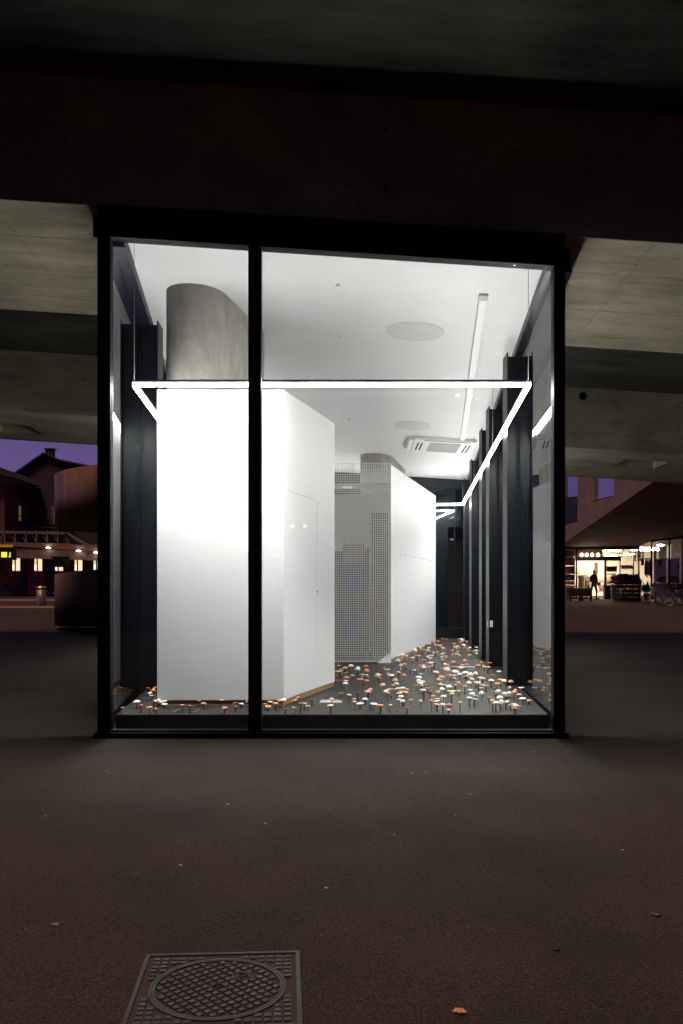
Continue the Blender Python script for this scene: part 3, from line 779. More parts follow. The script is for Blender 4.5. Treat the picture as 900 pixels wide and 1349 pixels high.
if rest:
    mm = M(); mats_i = []
    for q in rest:
        x, y, r, h, col = q
        mm.lathe([(r * .2, 0), (r * .15, h)], 6, (x, y, FZ)); mm.lathe([(.02 * r, h), (r, h - .002), (r * .85, h + r * .25), (r * .05, h + r * .45)], 8, (x, y, FZ))
        mats_i += [q[4]] * (8 + 26)
    o = mm.build('small_mushrooms', cm['W'], kind='stuff')
    keys = list(cm)
    o.data.materials.clear()
    for k in keys: o.data.materials.append(cm[k])
    if len(mats_i) == len(o.data.polygons): o.data.polygons.foreach_set('material_index', [keys.index(k) for k in mats_i])
    o['label'] = 'many tiny distant mushrooms among the larger ones at the rear of the floor'; o['category'] = 'mushrooms'
print('mushrooms', len(solo), len(rest))

# ------------------------------------------------------------------ manhole cover in the pavement
IRON = mat('cast_iron', (.040, .034, .032), .55, .35, .5, noise=(40, .6), bump=(200, .3, .002))
RUST = mat('rusty_groove', (.030, .017, .012), .9)
mcx, mcy = -.447, 3.295
mh = thing('manhole_cover', 'square cast iron manhole frame with round gridded lid in the pavement', 'manhole cover', (mcx, mcy, gz(mcy)), math.radians(3.5))
mh.rotation_euler = (math.atan(.0175), 0, math.radians(3.5))
def local(mm, name, m_, **kw):
    o = mm.build(name, m_, None, **kw); o.parent = mh; return o
S = .30
mm = M()
mm.box(-S, S, -S, -S + .016, 0, .010).box(-S, S, S - .016, S, 0, .010).box(-S, -S + .016, -S + .016, S - .016, 0, .010).box(S - .016, S, -S + .016, S - .016, 0, .010)
local(mm, 'frame_edge', IRON)
local(M().box(-S + .016, S - .016, -S + .016, S - .016, 0, .0035), 'frame_bed', RUST)
mm = M()
def annulus(mm, r0, r1, z0, z1, n=64, c=(0, 0)):
    k = len(mm.v)
    for r, z in ((r0, z0), (r0, z1), (r1, z1), (r1, z0)):
        for i in range(n):
            t = 2 * PI * i / n; mm.v.append((c[0] + r * math.cos(t), c[1] + r * math.sin(t), z))
    for a in range(3):
        for i in range(n):
            j = (i + 1) % n
            mm.f.append([k + a * n + i, k + a * n + j, k + (a + 1) * n + j, k + (a + 1) * n + i]); mm.sm.append(False)
annulus(mm, .2365, .2475, .003, .0095); local(mm, 'frame_ring', IRON)
mm = M(); annulus(mm, .2255, .2345, .003, .0095); local(mm, 'lid_ring', IRON)
mm = M(); p = .0335; n_ = 0
for i in range(-10, 11):
    for j in range(-10, 11):
        x, y = i * p + p / 2, j * p + p / 2
        if max(abs(x), abs(y)) < S - .022 and math.hypot(x, y) > .261 and max(abs(x), abs(y)) + .0125 < S - .016:
            a = .0128
            mm.hexa([(x - a, y - a, .003), (x + a, y - a, .003), (x + a, y + a, .003), (x - a, y + a, .003)],
                    [(x - a + .002, y - a + .002, .010), (x + a - .002, y - a + .002, .010), (x + a - .002, y + a - .002, .010), (x - a + .002, y + a - .002, .010)])
local(mm, 'frame_studs', IRON, kind='stuff')
mm = M(); p = .0325; ca_, sa_ = math.cos(math.radians(38)), math.sin(math.radians(38))
for i in range(-9, 10):
    for j in range(-9, 10):
        u_, v_ = i * p, j * p
        x, y = u_ * ca_ - v_ * sa_, u_ * sa_ + v_ * ca_
        if math.hypot(x, y) > .209 or math.hypot(x, y) < .030 or math.hypot(x - .085, y - .085) < .046: continue
        a = .0124; c_ = [(-a, -a), (a, -a), (a, a), (-a, a)]
        R_ = lambda q, k: (x + (q[0] * ca_ - q[1] * sa_) * k, y + (q[0] * sa_ + q[1] * ca_) * k)
        mm.hexa([(*R_(q, 1), .003) for q in c_], [(*R_(q, .82), .0098) for q in c_])
local(mm, 'lid_studs', IRON, kind='stuff')
mm = M(); annulus(mm, .0275, .031, .003, .0075, 32); local(mm, 'lift_hole_rim', IRON)
local(M().lathe([(.027, .0036), (.027, .0042)], 24, sx=1.0, sy=.85), 'lift_hole', mat('hole_black', (.002, .002, .002), 1))
mm = M(); annulus(mm, .034, .040, .003, .0095, 40, (.085, .085)); annulus(mm, .023, .028, .003, .0095, 40, (.085, .085))
mm.path([(.085 + .016 * math.cos(t) * (1 if t > 0 else -1) * .9, .085 + .006 * math.sin(t * 2) + .010 * (t / PI), .008) for t in [(-1 + i / 8) * PI for i in range(17)]], .0022, 5)
local(mm, 'lid_emblem', IRON)

# leaf, red scrap and pale litter on the pavement
def gp(px, py):
    y = ground_y(py); return ((px - PX) / F * y, y, gz(y))
def leaf(px, py, size, col, name, lab, cat):
    x, y, z = gp(px, py)
    out = [(0, -.5), (.12, -.42), (.3, -.2), (.34, .05), (.22, .2), (.3, .38), (.08, .34), (0, .5), (-.1, .33), (-.33, .3), (-.22, .12), (-.36, -.08), (-.26, -.28), (-.1, -.42)]
    mm = M(); n = len(out)
    vs = [(0, 0, .012)] + [(a * size, b * size, .004 + .012 * abs(a) + .006 * random.random()) for a, b in out]
    vs += [(p[0], p[1], p[2] - .0015) for p in vs]
    fs = [[0, 1 + i, 1 + (i + 1) % n] for i in range(n)] + [[n + 1, n + 2 + (i + 1) % n, n + 2 + i] for i in range(n)] + [[1 + i, 1 + (i + 1) % n, n + 2 + (i + 1) % n, n + 2 + i] for i in range(n)]
    mm.faces(vs, fs)
    o = mm.build(name, mat(name + '_mat', col, .7, noise=(40, .6)))
    o.location = (x, y, z); o.rotation_euler = (0, 0, 1.2)
    return tag(o, lab, cat)
leaf(605, 1335, .052, (.60, .28, .10), 'fallen_leaf', 'curled orange dry leaf on the pavement at the bottom edge', 'leaf')
leaf(864, 1207, .05, (.22, .03, .02), 'red_leaf', 'small dark red leaf on the pavement at the right edge', 'leaf')
leaf(72, 1220, .04, (.20, .13, .10), 'brown_leaf', 'small brown leaf on the pavement far left of the manhole', 'leaf')
leaf(733, 1253, .035, (.03, .02, .018), 'dark_leaf', 'small blackish leaf lying on the pavement right of centre', 'leaf')
mm = M()
for px, py in ((485, 1023), (560, 1017), (543, 1019), (620, 1046), (703, 990), (690, 978), (756, 966), (770, 975), (160, 870), (120, 858), (755, 862), (768, 895), (350, 1085), (300, 1060), (600, 1074), (820, 1120), (60, 1075), (140, 1016), (430, 1170), (520, 1100), (238, 1140)):
    x, y, z = gp(px, py); r = random.uniform(.0025, .006)
    mm.box(x - r * 1.5, x + r * 1.5, y - r, y + r, z, z + .004)
mm.build('litter_bits', mat('litter_pale', (.34, .29, .25), .8), kind='stuff', label='scattered pale crumbs of litter on the pavement', category='litter')

# ================================================================== LEFT BACKGROUND
WARM = (1.0, .74, .47)
LITW = emis('lit_window', (1.0, .70, .42), 1.0)
LITW2 = emis('lit_window_bright', (1.0, .86, .66), 2.2)
LITDIM = emis('lit_window_dim', (.62, .40, .18), .16)
REDW = mat('red_render', (.42, .095, .050), .8, noise=(.8, .75))
STONE = mat('grey_stone', (.22, .17, .15), .8, noise=(2, .7))
DARKROOF = mat('dark_roof', (.012, .011, .012), .8, noise=(2, .6))
CANOPYW = mat('canopy_timber', (.19, .125, .10), .7, noise=(3, .6))
WOODIRON = mat('canopy_iron', (.12, .080, .068), .6)
REDB = mat('dark_brick', (.030, .012, .014), .85, noise=(4, .6))

# kerbs of the tram stop, streaks of lamplight put into their pale colour
KERB = mat('pale_kerb', (.42, .27, .16), .7, noise=(2, .8))
for py, h in ((791.5, .09), (801, .08)):
    y = ground_y(py)
    M().slab([(-60, y), (-8.5, y), (-8.5, y + .5), (-60, y + .5)], lambda a, b: gz(b) - .02, lambda a, b: gz(y) + h).build('kerb', KERB, kind='structure')

YS = 68.0
st = thing('station_building', 'red rendered station building with lit windows under a timber canopy', 'building', (P(60, 0, YS).x, YS, gz(YS)))
zb = gz(YS)
xl, xr = P(-60, 0, YS).x, P(190, 0, YS).x
M().box(xl, xr, YS, YS + 8, zb - .1, zb + 3.75).build('wall', REDW, st)
M().box(xl, xr, YS - .08, YS, zb - .1, zb + .55).build('plinth', STONE, st)
for c in (-8, 23, 52, 79.5, 105, 130):
    f = M().prect(c - 8.5, c + 8.5, 729, 732, YS - .12, .12).prect(c - 8.5, c - 6.8, 732, 752, YS - .12, .12).prect(c + 6, c + 8.5, 732, 752, YS - .12, .12).build('window', STONE, st)
    M().prect(c - 9.5, c + 9.5, 752.2, 755, YS - .2, .2).build('sill', STONE, f)
    M().prect(c - 6.6, c - 3.8, 733, 752, YS - .05, .04).build('pane', LITW, f)
    M().prect(c - 6.2, c - 4.2, 744, 751, YS - .065, .01).build('pane', LITW2, f)
    M().prect(c - 2.2, c + 3.6, 733, 752, YS - .05, .04).build('pane', LITW, f)
    M().prect(c - 1.8, c + 3.2, 738, 751, YS - .06, .008).build('curtain', emis('curtain_%d' % c, (1.0, .74, .48), 1.15), f)
    M().prect(c - 3.8, c - 2.2, 732, 752, YS - .1, .08).prect(c + 3.6, c + 6, 732, 752, YS - .1, .08).build('frame', mat('win_frame_%d' % c, (.12, .075, .05), .7), f)
# stone courses at the left
for py in (742, 756): M().prect(-20, 6, py - 2, py + 2, YS - .1, .1).build('stone_course', STONE, st)
# drainpipe
M().tube(P(66.5, 735, YS - .1), P(66.5, 783, YS - .1), .06).build('drainpipe', FRAME, st)
M().pext([(-20, 772), (2, 770), (18, 784), (-20, 784)], YS - 1.2, 1.0).build('stair_flank', STONE, st)
# canopy in front of it
YC = 61.0
cv = M()
for k in range(34):
    a = 14 + k * 3.45
    if a > 136: break
    cv.prect(a, a + 3.2, 722 + (a - 14) * .035, 735 + (a - 14) * .03 + (k % 2) * .2, YC + (k % 2) * .02, .05)
can = cv.build('canopy', CANOPYW, st)
M().pext([(-40, 717), (86, 720), (140, 728), (140, 723), (90, 716), (-40, 713)], YC - .1, .4).build('canopy_eave', WOODIRON, can)
M().pext([(-40, 702), (84, 704), (84, 700.5), (-40, 698.5)], YC, .3).build('canopy_ridge', WOODIRON, can)
M().pext([(84, 701), (88, 701), (132, 727), (126, 727)], YC, .3).build('canopy_hip', WOODIRON, can)
tr = M()
for k in range(9):
    a = -36 + k * 14
    tr.pext([(a, 716), (a + 1.4, 716), (a + 8.4, 703), (a + 7, 703)], YC + .3, .15)
    tr.pext([(a + 14, 716), (a + 15.2, 716), (a + 8.2, 703), (a + 6.8, 703)], YC + .1, .15)
    tr.prect(a - .7, a + .7, 699, 717, YC - .05, .2)
tr.pext([(88, 706), (90, 705), (112, 722), (108, 722)], YC + .3, .15)
tr.build('canopy_lattice', WOODIRON, can)
M().hexa([P(-40, 717, YC + .4), P(126, 727, YC + .4), P(126, 727, YS), P(-40, 717, YS)], [P(-40, 716, YC + .4), P(126, 726, YC + .4), P(126, 726, YS), P(-40, 716, YS)]).build('canopy_deck', DARKROOF, can)
for c, yy in ((63, 721.3), (103, 725.3), (126, 727.6)):
    M().pext([(c - 3, yy + .2), (c - 1, yy + .9), (c + 1, yy + .9), (c + 3, yy + .2), (c + 1, yy - .6), (c - 1, yy - .6)], YC - .35, .2).build('canopy_lamp', emis('canopy_lamp_%d' % c, (1.0, .87, .75), 14), st)
M().prect(70, 90, 733, 747, YC - 1, .3).build('hanging_board', FRAME, st)
# yellow departure sign
sg = thing('departure_sign', 'black hanging sign box with glowing yellow display at the left edge', 'sign', P(8, 738, 55))
M().prect(-8, 19, 721, 737.5, 55, .4).build('housing', FRAME, sg)
M().prect(1.8, 9.2, 727.3, 734.2, 54.98, .015).build('display', emis('sign_yellow', (.80, .92, .02), 1.25), sg)
M().pext([(11.6, 734.3), (14, 734.3), (14, 727.2), (12.8, 727.8), (12.4, 730)], 54.98, .015).build('display_symbol', emis('sign_yellow2', (.80, .92, .02), 1.1), sg)
M().prect(-4, 15, 717.5, 720.5, 55.1, .3).build('amber_lamp', emis('sign_amber', (1, .35, .03), .30), sg)
M().tube(P(4, 721, 55.2), P(4, 700, 55.2), .04).build('hanger', FRAME, sg)
# vending machines
vm = thing('vending_machine', 'red vending machine with dark glass front against the station wall', 'vending machine', (P(45, 0, 66.5).x, 66.5, gz(66.5)))
M().prect(37.5, 53.5, 755.5, 783.5, 66.5, .8).build('cabinet', mat('vend_red', (.75, .02, .025), .4), vm)
M().prect(39.5, 52.5, 757.5, 770, 66.47, .025).build('display_window', mat('vend_glass', (.03, .035, .05), .15), vm)
for i in range(3):
    for j in range(5): M().prect(40.3 + j * 2.5, 41.9 + j * 2.5, 758.6 + i * 4, 761.4 + i * 4, 66.455, .012).build('drink_can', mat('can_%d_%d' % (i, j), (.16 + .05 * ((i + j) % 3), .17, .22), .4), vm)
M().prect(40.5, 52, 775.5, 779, 66.47, .025).build('delivery_flap', mat('vend_dark', (.10, .008, .01), .5), vm)
vm = thing('vending_machine', 'dark brown vending machine beside the red one at the station wall', 'vending machine', (P(30, 0, 66.5).x, 66.5, gz(66.5)))
M().prect(22.5, 37, 756.5, 783.5, 66.5, .8).build('cabinet', mat('vend_black', (.022, .010, .010), .5), vm)
M().prect(28, 35, 759, 769, 66.47, .025).build('display_window', mat('vend_glass2', (.02, .02, .025), .15), vm)
M().prect(24, 26, 760, 764, 66.47, .025).build('coin_panel', mat('coin_grey', (.3, .28, .26), .4), vm)
# litter bin
yb = ground_y(799.5)
bc = P(54.5, 799.5, yb)
bn = thing('litter_bin', 'round stainless steel litter bin with slotted top on the square', 'bin', bc)
BINM = mat('bin_steel', (.36, .30, .24), .35, .75, noise=(8, .6), stretch=(1, 1, .1))
M().lathe([(.205, 0), (.215, .02), (.215, .80)], 24, bc).build('body', BINM, bn)
M().lathe([(.20, .80), (.20, .86)], 24, bc).build('opening', FRAME, bn)
M().lathe([(.225, .86), (.225, .90), (.18, .955), (.02, .975)], 24, bc).build('lid', mat('bin_lid', (.6, .5, .42), .3, .7), bn)
for t in (.3, 1.57, 2.9): M().box(bc.x + .2 * math.cos(-t) - .012, bc.x + .2 * math.cos(-t) + .012, bc.y - .2 * math.sin(t) - .035, bc.y - .2 * math.sin(t) - .005, bc.z + .05, bc.z + .8).build('rib', BINM, bn)

# bicycles
BK = {}
def bicycle(loc, rz, col, lab, group, seed=0):
    o = thing('bicycle', lab, 'bicycle', loc, rz, group)
    if not BK:
        tm = mat('tyre_black', (.012, .012, .012), .8); sp_ = mat('spoke_steel', (.45, .42, .40), .35, .8)
        a = M(); a.ring(.33, .02, (0, 0, 0), 'y', 22, 6); BK['tyre'] = a.mesh('tyre', tm)
        a = M(); a.ring(.305, .012, (0, 0, 0), 'y', 22, 5)
        for k in range(12):
            t = PI * k / 6; a.tube((0, 0, 0), (.3 * math.cos(t), 0, .3 * math.sin(t)), .003, 4)
        a.tube((0, -.04, 0), (0, .04, 0), .025, 8); BK['rim'] = a.mesh('rim', sp_)
        a = M()
        a.lathe([(.10, 0), (.10, .02)], 16); a.v = [(p[0], p[2] - .06, p[1]) for p in a.v]
        a.tube((0, -.06, 0), (.1, -.09, -.12), .01).tube((0, .06, 0), (-.1, .09, .12), .01).box(.06, .16, -.16, -.07, -.14, -.115).box(-.16, -.06, .07, .16, .11, .135)
        BK['crank'] = a.mesh('crankset', sp_)
        a = M(); a.faces([(-.14, -.07, 0), (-.14, .07, 0), (.0, .05, 0), (.14, .015, .0), (.14, -.015, 0), (0, -.05, 0)] + [(-.13, -.06, .05), (-.13, .06, .05), (.0, .04, .045), (.13, .012, .035), (.13, -.012, .035), (0, -.04, .045)],
                         [[5, 4, 3, 2, 1, 0], [6, 7, 8, 9, 10, 11]] + [[i, (i + 1) % 6, 6 + (i + 1) % 6, 6 + i] for i in range(6)])
        BK['saddle'] = a.mesh('saddle', tm)
        a = M(); a.path([(-.12, -.30, .02), (.0, -.22, .05), (.04, 0, .03), (.0, .22, .05), (-.12, .30, .02)], .012)
        BK['bar'] = a.mesh('handlebar', tm)
    fm = mat('bike_paint_' + str(seed), col, .35)
    a = M(); bb, hd, sd_, rw, fw = (-.05, 0, .28), (.36, 0, .82), (-.19, 0, .80), (-.52, 0, .34), (.53, 0, .34)
    a.tube(bb, hd, .018).tube(bb, sd_, .016).tube((.34, 0, .80), (-.17, 0, .74), .016)
    for s in (-.05, .05):
        a.tube((rw[0], s, rw[2]), bb, .010).tube((rw[0], s, rw[2]), sd_, .009).tube((fw[0], s, fw[2]), (.38, 0, .76), .011)
    a.tube((.38, 0, .74), (.33, 0, .98), .014).tube(sd_, (-.215, 0, .92), .012)
    parts = [('frame', a.mesh('bicycle_frame', fm), (0, 0, 0)), ('crankset', BK['crank'], bb), ('saddle', BK['saddle'], (-.22, 0, .92)), ('handlebar', BK['bar'], (.33, 0, .98))]
    for n_, me, lc in parts:
        q = bpy.data.objects.new(n_, me); C.objects.link(q); q.parent = o; q.location = lc
    for x in (-.52, .53):
        q = bpy.data.objects.new('wheel', BK['tyre']); C.objects.link(q); q.parent = o; q.location = (x, 0, .35)
        r = bpy.data.objects.new('rim', BK['rim']); C.objects.link(r); r.parent = q
    return o
bl = 'bicycles parked along the station wall'
bicycle((P(63, 0, 64).x, 64, gz(64)), .5, (.20, .18, .17), 'grey bicycle parked directly behind the steel litter bin', bl, 1)
bicycle((P(69, 0, 65).x, 65, gz(65)), 2.5, (.03, .03, .035), 'black bicycle by the drainpipe on the station wall', bl, 2)
bicycle((P(76, 0, 64.5).x, 64.5, gz(64.5)), .8, (.16, .15, .16), 'pale grey bicycle half hidden by the low curved ramp wall', bl, 3)

# dark house behind the station with dormer windows
YD = 84.0
dk = thing('dormer_house', 'dark roofed house with two faintly lit dormer windows behind the station', 'house', (P(40, 0, YD).x, YD, gz(YD)))
M().pext([(-70, 790), (160, 790), (160, 652), (60, 645), (6, 635), (-70, 635)], YD, 9).build('roof', DARKROOF, dk)
for (a, b, c, d) in ((12, 28, 668, 686), (69, 84, 674, 690)):
    f = M().prect(a - 1.5, b + 1.5, c - 7, c - 2, YD - .9, .9).prect(a - 1.5, a, c - 2, d + 1, YD - .9, .9).prect(b, b + 1.5, c - 2, d + 1, YD - .9, .9).build('window', mat('dormer_%d' % a, (.10, .075, .085), .7), dk)
    M().prect(a, b, c - 1.8, d, YD - .5, .05).build('pane', LITDIM, f)
    M().prect((a + b) / 2 - .7, (a + b) / 2 + .7, c - 1.8, d, YD - .58, .06).prect(a, b, (c + d) / 2 + 2, (c + d) / 2 + 2.6, YD - .58, .06).build('frame', DARKROOF, f)
    SHU = mat('shutter_%d' % a, (.028, .025, .032), .7)
    M().prect(b + 1.8, b + 8, c, d + 1, YD - .1, .1).build('shutter', SHU, f)
    M().prect(a - 7, a - 2, c, d + 1, YD - .1, .1).build('shutter', SHU, f)
    M().tube(P(a - 3, c + 13, YD - 1), P(b + 3, c + 13, YD - 1), .03).build('railing', FRAME, f)
for pts in ([(10, 640), (19, 641), (30, 648), (21, 647.5)], [(23, 641), (31, 642), (43, 649), (33, 648.5)]):
    M().pext(pts[::-1], YD - .12, .1).build('skylight', mat('skylight_%d' % pts[0][0], (.12, .12, .15), .15), dk)
M().tube(P(-40, 695, YD - 1), P(82, 695, YD - 1), .04).build('gutter', WOODIRON, dk)
# brick tower at the very left
tw = thing('brick_tower', 'brick stair tower with broad eave at the left edge behind the station', 'tower', (P(-10, 0, 80).x, 80, gz(80)))
M().prect(-60, 6, 636, 790, 80, 4).build('wall', mat('tower_brick', (.10, .034, .028), .85, noise=(1.2, .5), stretch=(.3, .3, 3)), tw)
M().pext([(-60, 636), (7, 637), (28, 632), (2, 625), (-60, 622)], 79.5, 5).build('eave', mat('eave_timber', (.09, .055, .04), .8), tw)
M().pext([(-60, 622), (2, 625), (28, 632), (20, 623), (-1, 615), (-60, 596)], 79, 6).build('roof', DARKROOF, tw)
# big gabled house silhouette
YG = 100.0
gh = thing('gabled_house', 'dark gabled house with a stone chimney against the purple sky', 'house', (P(60, 0, YG).x, YG, gz(YG)))
M().pext([(-30, 790), (160, 790), (160, 618), (118, 614), (78, 606), (69, 602), (57, 597), (20, 623), (-30, 655)], YG, 10).build('wall', REDB, gh)
M().pext([(56.6, 595.8), (57.6, 597.2), (18, 625), (-32, 656), (-32, 654.5), (17, 623.4)], YG - .5, 10).build('roof', DARKROOF, gh)
M().pext([(57.6, 597.2), (57, 595.8), (69, 600.8), (78, 604.8), (118, 613), (162, 618), (162, 620), (118, 615.4), (78, 607)], YG - .5, 10).build('roof', DARKROOF, gh)
ch = M().prect(59.5, 69, 596.5, 604, YG + 1, 1.0).prect(59.5, 61, 591.5, 596.5, YG + 1, 1).prect(63.6, 65, 591.5, 596.5, YG + 1, 1).prect(67.5, 69, 591.5, 596.5, YG + 1, 1).build('chimney', DARKROOF, gh)
M().prect(58, 70.5, 590.2, 591.5, YG + .9, 1.2).build('chimney_cap', DARKROOF, ch)
# street lamp sign far
ts = thing('street_sign', 'small blue traffic sign on a dark pole in front of the gabled house', 'sign', P(76, 783, 70))
M().pext([(73, 637), (79, 637), (79, 639), (76, 640.5), (73, 639)], 70, .05).build('blue_plate', mat('sign_blue', (.10, .10, .30), .5), ts)
M().pext([(74.2, 641), (78, 641), (78, 644.5), (76, 645), (74.2, 644.5)], 70, .05).build('pink_plate', mat('sign_pink', (.30, .13, .20), .5), ts)
M().tube(P(76, 783, 70.1), P(76, 637, 70.1), .04).build('pole', FRAME, ts)

# curved ramp with metal balustrade
BRZ = mat('brushed_bronze_sheet', (.17, .105, .070), .42, .1, .2, noise=(1.2, .3), stretch=(1.2, 1.2, .1))
BRD = mat('dark_bronze_sheet', (.105, .075, .055), .6, 0, spec=.1, noise=(3, .6), stretch=(4, 4, .2))
rp = thing('spiral_ramp', 'curved metal clad spiral ramp with high balustrade left of the pavilion', 'ramp', (-4, 26, gz(26)))
def band(f0, f1, z0, z1, R, name, m_, t=.06, n=40):
    mm = M(); vs = []; cx_, cy_ = -4.0, 26.0
    for i in range(n + 1):
        ph = f0 + (f1 - f0) * i / n
        for rr in (R, R - t):
            x, y = cx_ - rr * math.cos(ph), cy_ - rr * math.sin(ph)
            vs.append((x, y, z0(ph))); vs.append((x, y, z1(ph)))
    fs = []
    for i in range(n):
        a = i * 4; b = a + 4
        fs += [[a, b, b + 1, a + 1], [a + 2, a + 3, b + 3, b + 2], [a + 1, b + 1, b + 3, a + 3], [a, a + 2, b + 2, b]]
    fs += [[0, 1, 3, 2], [n * 4, n * 4 + 2, n * 4 + 3, n * 4 + 1]]
    mm.faces(vs, fs, True)
    o = mm.build(name, m_, rp)
    return o
def flat(f0, f1, z, R0, R1, name, m_, n=40):
    mm = M(); vs = []
    for i in range(n + 1):
        ph = f0 + (f1 - f0) * i / n
        for rr in (R0, R1):
            x, y = -4 - rr * math.cos(ph), 26 - rr * math.sin(ph)
            vs.append((x, y, z(ph))); vs.append((x, y, z(ph) + .15))
    fs = []
    for i in range(n):
        a = i * 4; b = a + 4
        fs += [[a, b, b + 1, a + 1], [a + 2, a + 3, b + 3, b + 2], [a + 1, b + 1, b + 3, a + 3], [a, a + 2, b + 2, b]]
    mm.faces(vs, fs); return mm.build(name, m_, rp)
r1 = lambda p: .25 * p / 1.05
band(-.02, 2.2, lambda p: gz(26) + .03 + r1(p) * 1.1, lambda p: gz(26) + 1.42 + r1(p) * .6, 4.0, 'lower_balustrade', BRD)
flat(0, 2.2, lambda p: gz(26) + .02 + r1(p), 3.9, 2.4, 'lower_deck', BRD)
band(-1.2, 2.2, lambda p: 3.27, lambda p: 4.62, 4.0, 'upper_balustrade', BRZ)
flat(-1.2, 2.2, lambda p: 3.30, 3.93, 2.4, 'upper_deck', BRD)
band(-2.6, -.15, lambda p: 6.3 + .55 * (p + .5), lambda p: 7.8 + .5 * (p + .5), 4.4, 'top_balustrade', BRD)
M().lathe([(.35, gz(26) - .1), (.35, 8)], 20, (-4, 26, 0)).build('core_column', BRD, rp)

# ================================================================== RIGHT BACKGROUND : shop building
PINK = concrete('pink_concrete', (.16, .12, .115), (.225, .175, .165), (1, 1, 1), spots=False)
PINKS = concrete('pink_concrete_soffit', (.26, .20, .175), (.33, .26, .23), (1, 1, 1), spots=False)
sb = thing('shop_building', 'pinkish concrete building with slanting overhang above a lit grocery shop', 'building', (15, 57, gz(57)))
fy = lambda px: 1 / (1 / 55.2 + (px - 748) / 117.0 * (1 / 43.0 - 1 / 55.2))      # facade depth by photo column
def fpt(px, py): return P(px, py, fy(px))
A_, B_ = fpt(748, 712), fpt(865, 631)
A0, B9 = fpt(700, 745), fpt(960, 566)
zt_ = 13.0
# facade: vertical wall split round two window openings
def fac(mm, cols):
    for (pa, ba), (pb, bb_), ta, tb in cols:
        a, b = fpt(pa, ba), fpt(pb, bb_)
        ta_ = fpt(pa, ta).z if ta is not None else zt_; tb_ = fpt(pb, tb).z if tb is not None else zt_
        n = Vector((b.y - a.y, -(b.x - a.x), 0)).normalized() * -.5
        mm.hexa([a, b, b + n, a + n], [(a.x, a.y, ta_), (b.x, b.y, tb_), (b.x + n.x, b.y + n.y, tb_), (a.x + n.x, a.y + n.y, ta_)])
edge = lambda px: 712 - (px - 748) * 81 / 117.0
sillp = lambda px: 662 - (px - 777) * .25
headp = lambda px: 560 + (px - 777) * -.9
mm = M()
fac(mm, [((700, edge(700)), (738, edge(738)), None, None), ((761, edge(761)), (777, edge(777)), None, None), ((809, edge(809)), (960, edge(960)), None, None),
         ((738, edge(738)), (761, edge(761)), 693.5, 687.5), ((777, edge(777)), (809, edge(809)), 662, 654),
         ((738, 605), (761, 590), None, None), ((777, 600), (809, 575), None, None)])
mm.build('facade', PINK, sb)
SKYG = mat('dusk_glass', (.62, .62, .66), .03, 1.0)
def fwin(pa, pb, ya, yb_, yc, yd, name, m_, par, inset_=.25):
    a, b = fpt(pa, ya), fpt(pb, yb_); c, d = fpt(pb, yc), fpt(pa, yd)
    n = Vector((b.y - a.y, -(b.x - a.x), 0)).normalized() * -inset_
    return M().hexa([a + n, b + n, b + n * 1.3, a + n * 1.3], [d + n, c + n, c + n * 1.3, d + n * 1.3]).build(name, m_, par)
wn_ = fwin(777.5, 808.5, 662, 654, 575, 600, 'window', SKYG, sb)
fwin(777, 809, 662.6, 654.6, 652.4, 660.4, 'window_sill', FRAME, wn_, .05)
wn_ = fwin(738, 761, 693, 687.2, 590, 605, 'window', SKYG, sb)
fwin(738, 761, 693, 687.2, 653.5, 655, 'lower_panel', mat('panel_dark', (.012, .013, .02), .5), wn_, .15)
# soffit: slanting underside
YG_ = 57.0
D_, E_, F_, C_ = P(858, 713, 55.6), P(840, 720, 57), P(700, 726, 58), P(960, 700, 53.3)
mm = M()
nn = Vector((0, .35, .6))
lo = [A0, A_, B_, B9, C_, D_, E_, F_]
mm.faces(lo + [p + nn for p in lo], [[0, 1, 2, 3, 4, 5, 6, 7], [15, 14, 13, 12, 11, 10, 9, 8]] + [[i, (i + 1) % 8, 8 + (i + 1) % 8, 8 + i] for i in range(8)])
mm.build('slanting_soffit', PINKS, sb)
# shop room behind the glass
zs = gz(57)
SW = mat('shop_wall', (.70, .64, .54), .7)
xa, xb = P(744, 0, 57).x, P(842, 0, 57).x
M().box(xa - 1, xb + 6, 64, 64.2, zs, 5.2).build('shop_back_wall', SW, sb)
M().box(xa - .3, xa - .1, 57.2, 64, zs, 5.2).build('shop_side_wall', SW, sb)
M().box(xa - 1, xb + 6, 56.95, 64.2, zs - .2, zs + .02).build('shop_floor', mat('shop_floor', (.34, .27, .22), .5), sb)
M().slab([(xa - 1, 57.0), (xb - .2, 57.0), (xb + 6, 57.0), (xb + 6, 64.2), (xa - 1, 64.2)], 4.28, 4.4).build('shop_ceiling', SW, sb)
TUBE = emis('shop_tube', (1.0, .84, .64), 190)
for px, z0, L, Y in ((806, 3.72, .7, 58.2), (829, 3.80, .6, 58.6), (800, 4.14, 1.8, 61), (770, 4.14, 1.8, 58.6), (775, 4.14, 1.8, 61.5), (850, 4.14, 1.8, 60)):
    q = P(px, 731, Y)
    M().box(q.x - L / 2, q.x + L / 2, Y - .06, Y + .06, z0, z0 + .06).build('shop_tube_light', TUBE, sb)
# frames of the shop front
BLK = mat('shop_frame', (.018, .016, .015), .45)
M().prect(740, 843, 719.6, 724.0, 56.9, .25).build('head_beam', BLK, sb)
M().prect(759, 818.5, 733.2, 738.5, 56.85, .2).build('door_header', BLK, sb)
for px, wd, t0 in ((759.8, 1.6, 724), (798, 2.2, 738.5), (817.4, .8, 738.5), (835, .9, 724), (842, 1.6, 722)):
    M().prect(px - wd / 2, px + wd / 2, t0, 789.2, 56.9, .15).build('door_post', BLK, sb)
